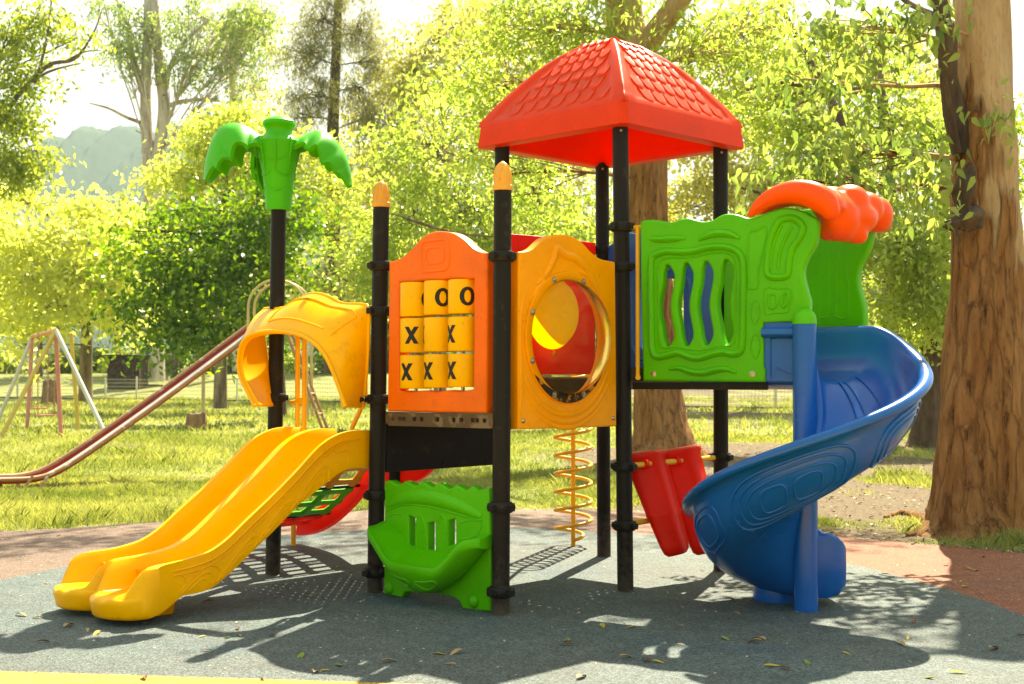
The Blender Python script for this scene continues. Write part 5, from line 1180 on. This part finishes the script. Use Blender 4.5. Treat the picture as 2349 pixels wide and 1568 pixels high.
TT.append(tree('gum_tree', 'leafy tree reaching in from the top left corner with long bare limbs', [(-120, 930, .40), (-100, 700, .34), (-70, 480, .30), (-40, 300, .24), (-10, 180, .16)], 48,
     [(10, 100, 60, 70, 47, 26), (60, 180, 50, 40, 47, 12), (30, 270, 50, 50, 47, 20), (30, 375, 70, 40, 47, 30), (90, 30, 60, 40, 47, 12), (170, 90, 50, 26, 47, 5), (-40, 230, 50, 120, 47, 20), (80, 345, 34, 30, 47, 9)],
     M['leaf_mid'], M['bark_grey'], 95, .26, .4, 46, .9, flat=.35, thin=.5, droop=.5, twig=.02,
     limbs=[[(-30, 320, .12, 47), (40, 220, .10, 47), (110, 150, .08, 47), (170, 135, .06, 47), (212, 80, .04, 47), (235, 20, .02, 47)], [(60, 195, .06, 47), (110, 165, .05, 47), (160, 150, .03, 47), (185, 145, .02, 47)], [(150, 140, .04, 47), (195, 118, .03, 47), (232, 116, .015, 47)], [(80, 190, .06, 47), (105, 100, .05, 47), (118, 0, .03, 47)]]))
# two dusty olive trees that close the gap further back, then the belt of trees beyond the fence
TT.append(tree('shade_tree', 'hazy olive tree filling the gap between pine and red roof', [(930, 850, .40), (930, 500, .32), (925, 300, .24), (920, 160, .15)], 84,
     [(900, 300, 110, 110, 83, 44), (960, 160, 120, 100, 83, 44), (860, 420, 70, 70, 83, 20), (1040, 60, 110, 80, 83, 26)], M['leaf_olive'], M['bark_grey'], 97, .42, .4, 56, 1.5, twig=.04, droop=.5))
TT.append(tree('shade_tree', 'hazy yellow-green tree closing the view behind the right roof posts', [(1760, 860, .36), (1755, 600, .28), (1750, 420, .22), (1745, 250, .14)], 58,
     [(1760, 420, 140, 90, 56, 50), (1600, 430, 110, 90, 57, 34), (1720, 560, 130, 60, 56, 34), (1900, 480, 110, 90, 57, 34), (1620, 270, 120, 90, 57, 34), (1800, 240, 120, 90, 57, 34), (1560, 600, 90, 60, 57, 20), (2000, 360, 110, 110, 57, 30), (1700, 90, 170, 90, 58, 34), (1950, 130, 150, 90, 58, 30), (2160, 200, 90, 140, 58, 26), (1480, 480, 90, 80, 58, 20)],
     M['leaf_olive'], M['bark_grey'], 99, .30, .42, 60, 1.05, twig=.03, droop=.5, tl=.75))
TT.append(tree('shade_tree', 'pale olive tree closing the gaps behind the middle of the tower', [(1250, 852, .40), (1255, 600, .34), (1260, 400, .26), (1262, 250, .18)], 76,
     [(1180, 180, 150, 100, 75, 40), (1340, 330, 130, 110, 75, 36), (1060, 330, 130, 100, 75, 36), (1200, 480, 160, 80, 75, 36), (980, 470, 110, 80, 75, 26), (1400, 520, 90, 80, 75, 20), (1080, 600, 170, 60, 75, 34), (1300, 620, 130, 60, 75, 26), (880, 580, 90, 70, 75, 20), (1130, 50, 150, 70, 75, 30), (1340, 90, 120, 70, 75, 24), (760, 640, 90, 60, 75, 16)],
     M['leaf_olive'], M['bark_grey'], 107, .40, .42, 54, 1.4, twig=.03, droop=.5, tl=.6, flat=.4))
belt = tree('shade_tree', 'tree in the hazy belt beyond the white fence', [(400, 862, .30), (402, 790, .25), (398, 700, .20), (400, 620, .14)], 110,
     [(400, 640, 80, 60, 109, 44), (350, 700, 70, 50, 109, 30), (450, 690, 70, 50, 109, 30), (400, 560, 60, 50, 110, 26)], M['leaf_mid'], M['bark_grey'], 103, .5, .45, 46, 1.6, group='hazy belt trees beyond the fence', twig=.05, tl=.5)
bush = tree('bush', 'bush in the hazy row along the back of the park', [(600, 862, .10), (602, 835, .08), (600, 810, .06)], 113,
     [(600, 815, 55, 26, 112, 26), (565, 832, 34, 18, 112, 14), (638, 830, 36, 18, 112, 14)], M['leaf_mid'], M['bark_grey'], 113, .42, .45, 44, 1.2, group='hazy bushes beyond the fence', twig=.04, tl=.4)
bush['category'] = 'bush'
b0 = belt.location.copy()
for i, (x, d_, s, rz) in enumerate(((-40, 118, 1.2, .4), (90, 106, .9, 1.2), (270, 122, 1.25, 2.2), (520, 116, 1.1, 3.0), (640, 124, 1.0, 3.9), (770, 112, .95, 4.6), (890, 120, 1.2, 5.3), (1010, 126, 1.1, .9), (1130, 118, 1.0, 2.7), (1260, 124, 1.25, 1.7), (1400, 114, 1.0, 3.3), (1530, 122, 1.2, 4.2), (1660, 108, .8, 5.0), (1790, 118, 1.15, .2), (1920, 124, 1.1, 1.0), (2060, 116, 1.1, 2.0), (2200, 122, 1.2, 3.6))):
    t2 = belt.copy(); COL.objects.link(t2); px = AT(x, 850, d_); t2.location = (px.x, d_, float(hterr(px.x, d_))-.1); t2.scale = (s, s, s); t2.rotation_euler = (0, 0, rz)
    for c in belt.children: c2 = c.copy(); COL.objects.link(c2); c2.parent = t2; c2.matrix_parent_inverse = c.matrix_parent_inverse.copy()

for i in range(19):
    d_ = 112 + 9*((i*37) % 11)/11; x = -30 + i*128 + 40*math.sin(i*2.1); px = AT(x, 850, d_); t2 = bush.copy(); COL.objects.link(t2); s_ = .8 + .7*((i*53) % 17)/17
    t2.location = (px.x, d_, float(hterr(px.x, d_))-.1); t2.scale = (s_*1.25, s_, s_); t2.rotation_euler = (0, 0, i*1.3)
    for c in bush.children: c2 = c.copy(); COL.objects.link(c2); c2.parent = t2; c2.matrix_parent_inverse = c.matrix_parent_inverse.copy()
# ================================================================== FENCE, SHED, STUMPS
fA, fB = Vector((-36, 86, 0)), Vector((14, 57, 0)); fd = (fB-fA); fl_ = fd.length; fdn = fd.normalized()
FE = empty('fence', fA, 'low white wire mesh fence running across behind the lawn', 'fence')
M['fencewhite'] = paint('white_fence_paint', (.66, .62, .54), .6)
nps = 22
for i in range(nps+1):
    p = fA + fdn*(fl_*i/nps); z = float(hterr(p.x, p.y)); mb = MB(); mb.box(Vector((p.x, p.y, z+.66)), .09, .09, 1.34); mb.lathe(Vector((p.x, p.y, z+1.33)), [(.06, 0), (.05, .03), (.01, .05)], 8); mb.build('post', M['fencewhite'], FE, 0)
mb = MB(); n = int(fl_/.17); sd_ = Vector((-fdn.y, fdn.x, 0))
for i in range(n):
    p = fA + fdn*(fl_*i/n); mb.add([p + fdn*-.008 + UZ*.12, p + fdn*.008 + UZ*.12, p + fdn*.008 + UZ*1.25, p + fdn*-.008 + UZ*1.25], [(0, 1, 2, 3)])
for z in (.14, .36, .58, .80, 1.02, 1.24): mb.add([fA + UZ*(z-.011), fB + UZ*(z-.011), fB + UZ*(z+.011), fA + UZ*(z+.011)], [(0, 1, 2, 3)])
mb.build('wire_mesh', M['fencewhite'], FE, 0)
mb = MB(); mb.box((fA+fB)/2 + UZ*.05, fl_, .10, .10, (fdn, sd_, UZ)); mb.build('kerb', paint('dark_stone_kerb', (.10, .08, .06), .9), FE, 0); reparent(FE)
sd0 = AT(294, 850, 96); SHD = empty('shed', Vector((sd0.x, 96, float(hterr(sd0.x, 96)))), 'small dark brown shed among the trees beyond the fence', 'shed')
M['shedwood'] = paint('dark_shed_boards', (.05, .028, .02), .8, chip=(.08, .05, .035), scale=4, amount=.5); zb = SHD.location.z
mb = MB(); mb.box(SHD.location + UZ*1.1, 2.3, 2.4, 2.3); 
for k in range(9): mb.box(SHD.location + Vector((-1.1+k*.275, -1.215, 1.1)), .03, .03, 2.2)
mb.build('wall', M['shedwood'], SHD, 0)
mb = MB(); mb.box(SHD.location + Vector((0, -.1, 2.33)), 2.7, 2.9, .12); mb.build('roof', M['char'], SHD, 0)
mb = MB(); mb.box(SHD.location + Vector((.4, -1.235, .95)), .85, .05, 1.85); mb.build('door', M['shedwood'], SHD, 0); reparent(SHD)
def stump(x, y, wpx, hpx, label, seed):
    p = G(x, y); w_ = wpx/FPX*p.y/2; h = hpx/FPX*p.y; r = np.random.default_rng(seed); o = empty('tree_stump', p, label, 'stump'); mb = MB(); P = []
    for f, k in ((-.1, 1.2), (0, 1.18), (.12, 1.06), (.4, .97), (.8, .90), (1, .84)):
        P.append([p + Vector((math.cos(a)*w_*k*(1+.06*math.sin(4*a+seed)+.05*math.sin(9*a)), math.sin(a)*w_*k*(1+.06*math.sin(4*a+seed)), max(-.1, f*h*(1+(.04*math.sin(3*a+seed)+.03*math.sin(8*a) if f > .7 else 0))))) for a in np.linspace(0, 2*math.pi, 29)[:-1]])
    mb.grid(P, cv=True); mb.build('bark', M['bark_brown'], o, 50)
    mb = MB(); mb.add([q - UZ*.005 for q in P[-1]] + [p + UZ*h*.93], [(i, (i+1) % 28, 28) for i in range(28)]); mb.build('cut_face', M['bark_cream'], o, 50); reparent(o)
stump(450, 986, 50, 38, 'short cut tree stump in the grass right of the metal slide', 3)
stump(116, 930, 38, 58, 'tall weathered stump under the swing set chains', 5)
pp = G(466, 972); o = empty('post', pp, 'thin cream post standing behind the short stump', 'post'); mb = MB(); mb.tube([pp, pp + UZ*1.62], .055, 12); mb.lathe(pp + UZ*1.62, [(.06, 0), (.05, .03), (.01, .05)], 12); mb.build('shaft', paint('cream_post_paint', (.62, .50, .28), .5), o); reparent(o)

# ================================================================== GRASS
def blades(n, xr, yr, hmin, hmax, wd, seed, thr=.5):
    r = np.random.default_rng(seed); y = yr[0] + (yr[1]-yr[0])*r.random(n*3)**1.25; x = xr[0] + (xr[1]-xr[0])*r.random(n*3)
    vis = np.abs(x) < (y*.41 + .6); x, y = x[vis], y[vis]
    ed = np.interp(x, [p.x for p in ep_], [p.y for p in ep_])
    k = (grassy(x, y) > thr*(.3 + 1.2*r.random(len(x)))) & (r.random(len(x)) < np.clip((y-ed)/1.1, 0, 1)**.8 + .10) & (y > ed); x, y = x[k][:n], y[k][:n]
    tn = .10 + .8*vnoise(x*.9, y*.6, 12) + r.normal(size=len(x))*.16
    hf = .35 + 1.5*vnoise(x*.8+5, y*.8, 14)**1.6 + .5*(vnoise(x*2.6, y*2.2, 15) > .72); return x, y, tn, hf, r
tr_ = np.random.default_rng(9)
def tufts(n):
    cx_ = np.r_[tr_.uniform(-6.5, -2.2, 34), tr_.uniform(2.2, 5, 12)]; cy_ = np.interp(cx_, [p.x for p in ep_], [p.y for p in ep_]) + .12 + 1.6*tr_.random(46)**1.8; i = tr_.integers(0, 46, n)
    x = cx_[i] + tr_.normal(size=n)*.09; y = cy_[i] + tr_.normal(size=n)*.07; return x, y, .12 + .25*tr_.random(46)[i] + .1*tr_.normal(size=n), .8 + .7*tr_.random(46)[i], tr_
B_ = [tufts(2600), blades(110000, (-7, 6.5), (12, 20), .05, .16, .012, 1), blades(90000, (-12, 11), (18, 34), .06, .2, .02, 2), blades(60000, (-26, 24), (32, 84), .1, .3, .04, 3)]
V_, T_ = [], []
for (x, y, tn, hf, r), (h0, h1, wd) in zip(B_, ((.06, .14, .008), (.025, .11, .009), (.03, .13, .017), (.06, .18, .045))):
    N = len(x); h = (h0 + (h1-h0)*r.random(N))*hf; a = r.random(N)*6.283; l = r.normal(size=(N, 2))*.45*h[:, None]; p = np.stack([x, y, hterr(x, y)-.01], 1); w_ = np.stack([np.cos(a), np.sin(a), 0*a], 1)*wd*.5
    tip = p + np.stack([l[:, 0], l[:, 1], h], 1); mid = p + np.stack([l[:, 0]*.35, l[:, 1]*.35, h*.6], 1)
    V_.append(np.stack([p-w_, p+w_, mid+w_*.7, tip, mid-w_*.7], 1).reshape(-1, 3)); T_.append(tn)
vs = np.concatenate(V_); tn = np.concatenate(T_); N = len(tn); me = bpy.data.meshes.new('grass'); me.vertices.add(len(vs)); me.vertices.foreach_set('co', vs.astype(np.float32).ravel())
me.loops.add(N*5); me.loops.foreach_set('vertex_index', np.arange(N*5, dtype=np.int32)); me.polygons.add(N)
me.polygons.foreach_set('loop_start', np.arange(N, dtype=np.int32)*5); me.polygons.foreach_set('loop_total', np.full(N, 5, np.int32)); me.materials.append(M['grassblade']); me.update(calc_edges=True)
at_ = me.attributes.new('tone', 'FLOAT', 'FACE'); at_.data.foreach_set('value', np.clip(tn, 0, 1).astype(np.float32))
go_ = bpy.data.objects.new('grass', me); COL.objects.link(go_); tag(go_, 'sunlit long grass of the park lawn', 'grass', kind='stuff')

r = np.random.default_rng(33); N = 16000; y = 11.5 + 22*r.random(N)**1.5; x = (r.random(N)*2-1)*(y*.41+.5); ed = np.interp(x, [p.x for p in ep_], [p.y for p in ep_]); k = (y > ed - .12) & (r.random(N) < np.where(x > 0, 1.0, .35)) & (grassy(x, y) < .9 + .2*r.random(N)); x, y = x[k], y[k]; N = len(x)
a = r.random(N)*6.283; s_ = .012 + .03*r.random(N)**2; d = np.stack([np.cos(a)*s_, np.sin(a)*s_, r.normal(size=N)*.006], 1); w_ = np.stack([-np.sin(a)*s_*.45, np.cos(a)*s_*.45, r.normal(size=N)*.004], 1); p = np.stack([x, y, hterr(x, y)+.012+.01*r.random(N)], 1)
vs = np.stack([p-d, p+w_, p+d, p-w_], 1).reshape(-1, 3); me = bpy.data.meshes.new('leaf_litter'); me.vertices.add(N*4); me.vertices.foreach_set('co', vs.astype(np.float32).ravel()); me.loops.add(N*4); me.loops.foreach_set('vertex_index', np.arange(N*4, dtype=np.int32)); me.polygons.add(N)
me.polygons.foreach_set('loop_start', np.arange(N, dtype=np.int32)*4); me.polygons.foreach_set('loop_total', np.full(N, 4, np.int32)); m, t, b = mat('litter_flakes'); at_ = t.nodes.new('ShaderNodeAttribute'); at_.attribute_name = 'tone'
t.links.new(ramp(t, at_.outputs['Fac'], [(0, (.05, .025, .012)), (.5, (.16, .09, .04)), (.8, (.34, .24, .13)), (1, (.6, .5, .36))]).outputs[0], b.inputs['Base Color']); b.inputs['Roughness'].default_value = .8; me.materials.append(m); me.update(calc_edges=True)
at_ = me.attributes.new('tone', 'FLOAT', 'FACE'); at_.data.foreach_set('value', r.random(N).astype(np.float32)); lo_ = bpy.data.objects.new('leaf_litter', me); COL.objects.link(lo_); tag(lo_, 'brown leaf litter on the bare soil round the trees', 'leaf litter', kind='stuff')

# ================================================================== FALLEN LEAVES AND PETALS
M['dryleaf'] = [paint('dry_leaf_%s' % n_, c, .7) for n_, c in (('brown', (.16, .06, .03)), ('tan', (.42, .28, .12)), ('yellow', (.50, .36, .05)), ('green', (.22, .28, .04)))]
protos = []
for k, m_ in enumerate(M['dryleaf']):
    mb = MB(); L = .055 + .012*(k % 2); P = []
    for i in range(8):
        t_ = i/7; w_ = .40*L*math.sin(math.pi*min(1, .04+t_*.94))**.8*(1-.35*t_); zc = .006 + .012*math.sin(t_*3.0+k)*(1 if k % 2 else .6); P.append([Vector((-L+2*L*t_, s*w_, zc + abs(s)*w_*.45)) for s in (-1, -.5, 0, .5, 1)])
    mb.shell(P, .0012); mb.tube([Vector((-L, 0, .006)), Vector((-L*1.35, .004, .004))], .0014, 5); protos.append(mb.build('fallen_leaf', m_, None, 60))
lp = Z(7, [(210, 783), (100, 930), (170, 940), (315, 976), (400, 998), (440, 1012), (195, 1050), (258, 1060), (265, 566), (520, 527), (940, 1090), (1095, 1022), (1087, 990), (1247, 1022), (922, 1026), (1545, 1155), (1485, 1180), (1440, 1188), (1780, 1140), (1370, 1118), (2005, 1106), (2080, 1103), (2058, 1153), (1200, 1220), (660, 1217), (1030, 1030), (950, 870)]) + \
     Z(8, [(345, 945), (342, 967), (838, 885), (830, 965), (850, 802), (1190, 942), (1160, 955), (1865, 866), (1812, 965), (1840, 937), (2060, 1090), (2220, 985), (2335, 928), (1245, 1060), (1295, 1072), (1570, 1004), (1400, 1046), (960, 747), (1105, 712), (1532, 706), (1850, 750), (2095, 712), (2105, 635), (2006, 617), (2170, 580), (1090, 830), (1065, 770), (620, 890), (500, 884), (690, 1035), (745, 1042), (2140, 640), (1735, 660), (1920, 1110), (605, 1022), (408, 1110), (1045, 942)])
order = [2, 1, 1, 1, 1, 2, 0, 0, 2, 3, 0, 1, 0, 0, 2, 3, 2, 1, 1, 3]
labels = ['curled brown fallen leaf lying on the rubber ground', 'dry tan fallen leaf lying on the rubber ground', 'yellow fallen leaf lying on the rubber ground', 'greenish fallen leaf lying on the rubber ground']
first = [True]*4; rr = random.Random(4)
for i, (x, y) in enumerate(lp):
    k = order[i % len(order)] if i < 24 else rr.choice((0, 1, 1, 2, 3)); o = protos[k] if first[k] else protos[k].copy()
    if not first[k]: COL.objects.link(o)
    first[k] = False; g0 = G(x, y, .0135); o.location = g0; o.rotation_euler = (rr.uniform(-.15, .15), rr.uniform(-.15, .15), rr.uniform(0, 6.28)); s = rr.uniform(.4, .85); o.scale = (s, s, s)
    tag(o, labels[k], 'leaf', ['brown', 'tan', 'yellow', 'green'][k] + ' fallen leaves on the rubber ground')
mb = MB(); rp2 = np.random.default_rng(17)
for k in range(420):
    y = 6.8 + 7.6*rp2.random(); x = (rp2.random()*2-1)*y*.40; c = Vector((x, y, .0155)); a = rp2.random()*6.28; s = .005 + .010*rp2.random(); d = Vector((math.cos(a)*s, math.sin(a)*s, .002)); e = Vector((-d.y*.6, d.x*.6, .001))
    mb.add([c-d, c+e, c+d, c-e], [(0, 1, 2, 3)])
pe = mb.build('petals', paint('pale_petal', (.62, .50, .36), .8), None, 0); tag(pe, 'tiny pale petals scattered over the rubber ground', 'petals', kind='stuff')

# ================================================================== HAZE
bm = bmesh.new(); bmesh.ops.create_cube(bm, size=1.0); me = bpy.data.meshes.new('haze'); bm.to_mesh(me); bm.free()
hz = bpy.data.objects.new('haze', me); COL.objects.link(hz); hz.scale = (4200, 2200, 420); hz.location = (0, 1040, 205)
m = bpy.data.materials.new('haze_air'); m.use_nodes = True; t = m.node_tree; t.nodes.remove(t.nodes['Principled BSDF'])
pv = t.nodes.new('ShaderNodeVolumePrincipled'); pv.inputs['Color'].default_value = (.72, .88, 1.0, 1); pv.inputs['Density'].default_value = .00017; pv.inputs['Anisotropy'].default_value = .25
t.links.new(pv.outputs[0], t.nodes['Material Output'].inputs['Volume']); me.materials.append(m)
tag(hz, 'thin pale morning haze over the park', 'haze', kind='stuff')
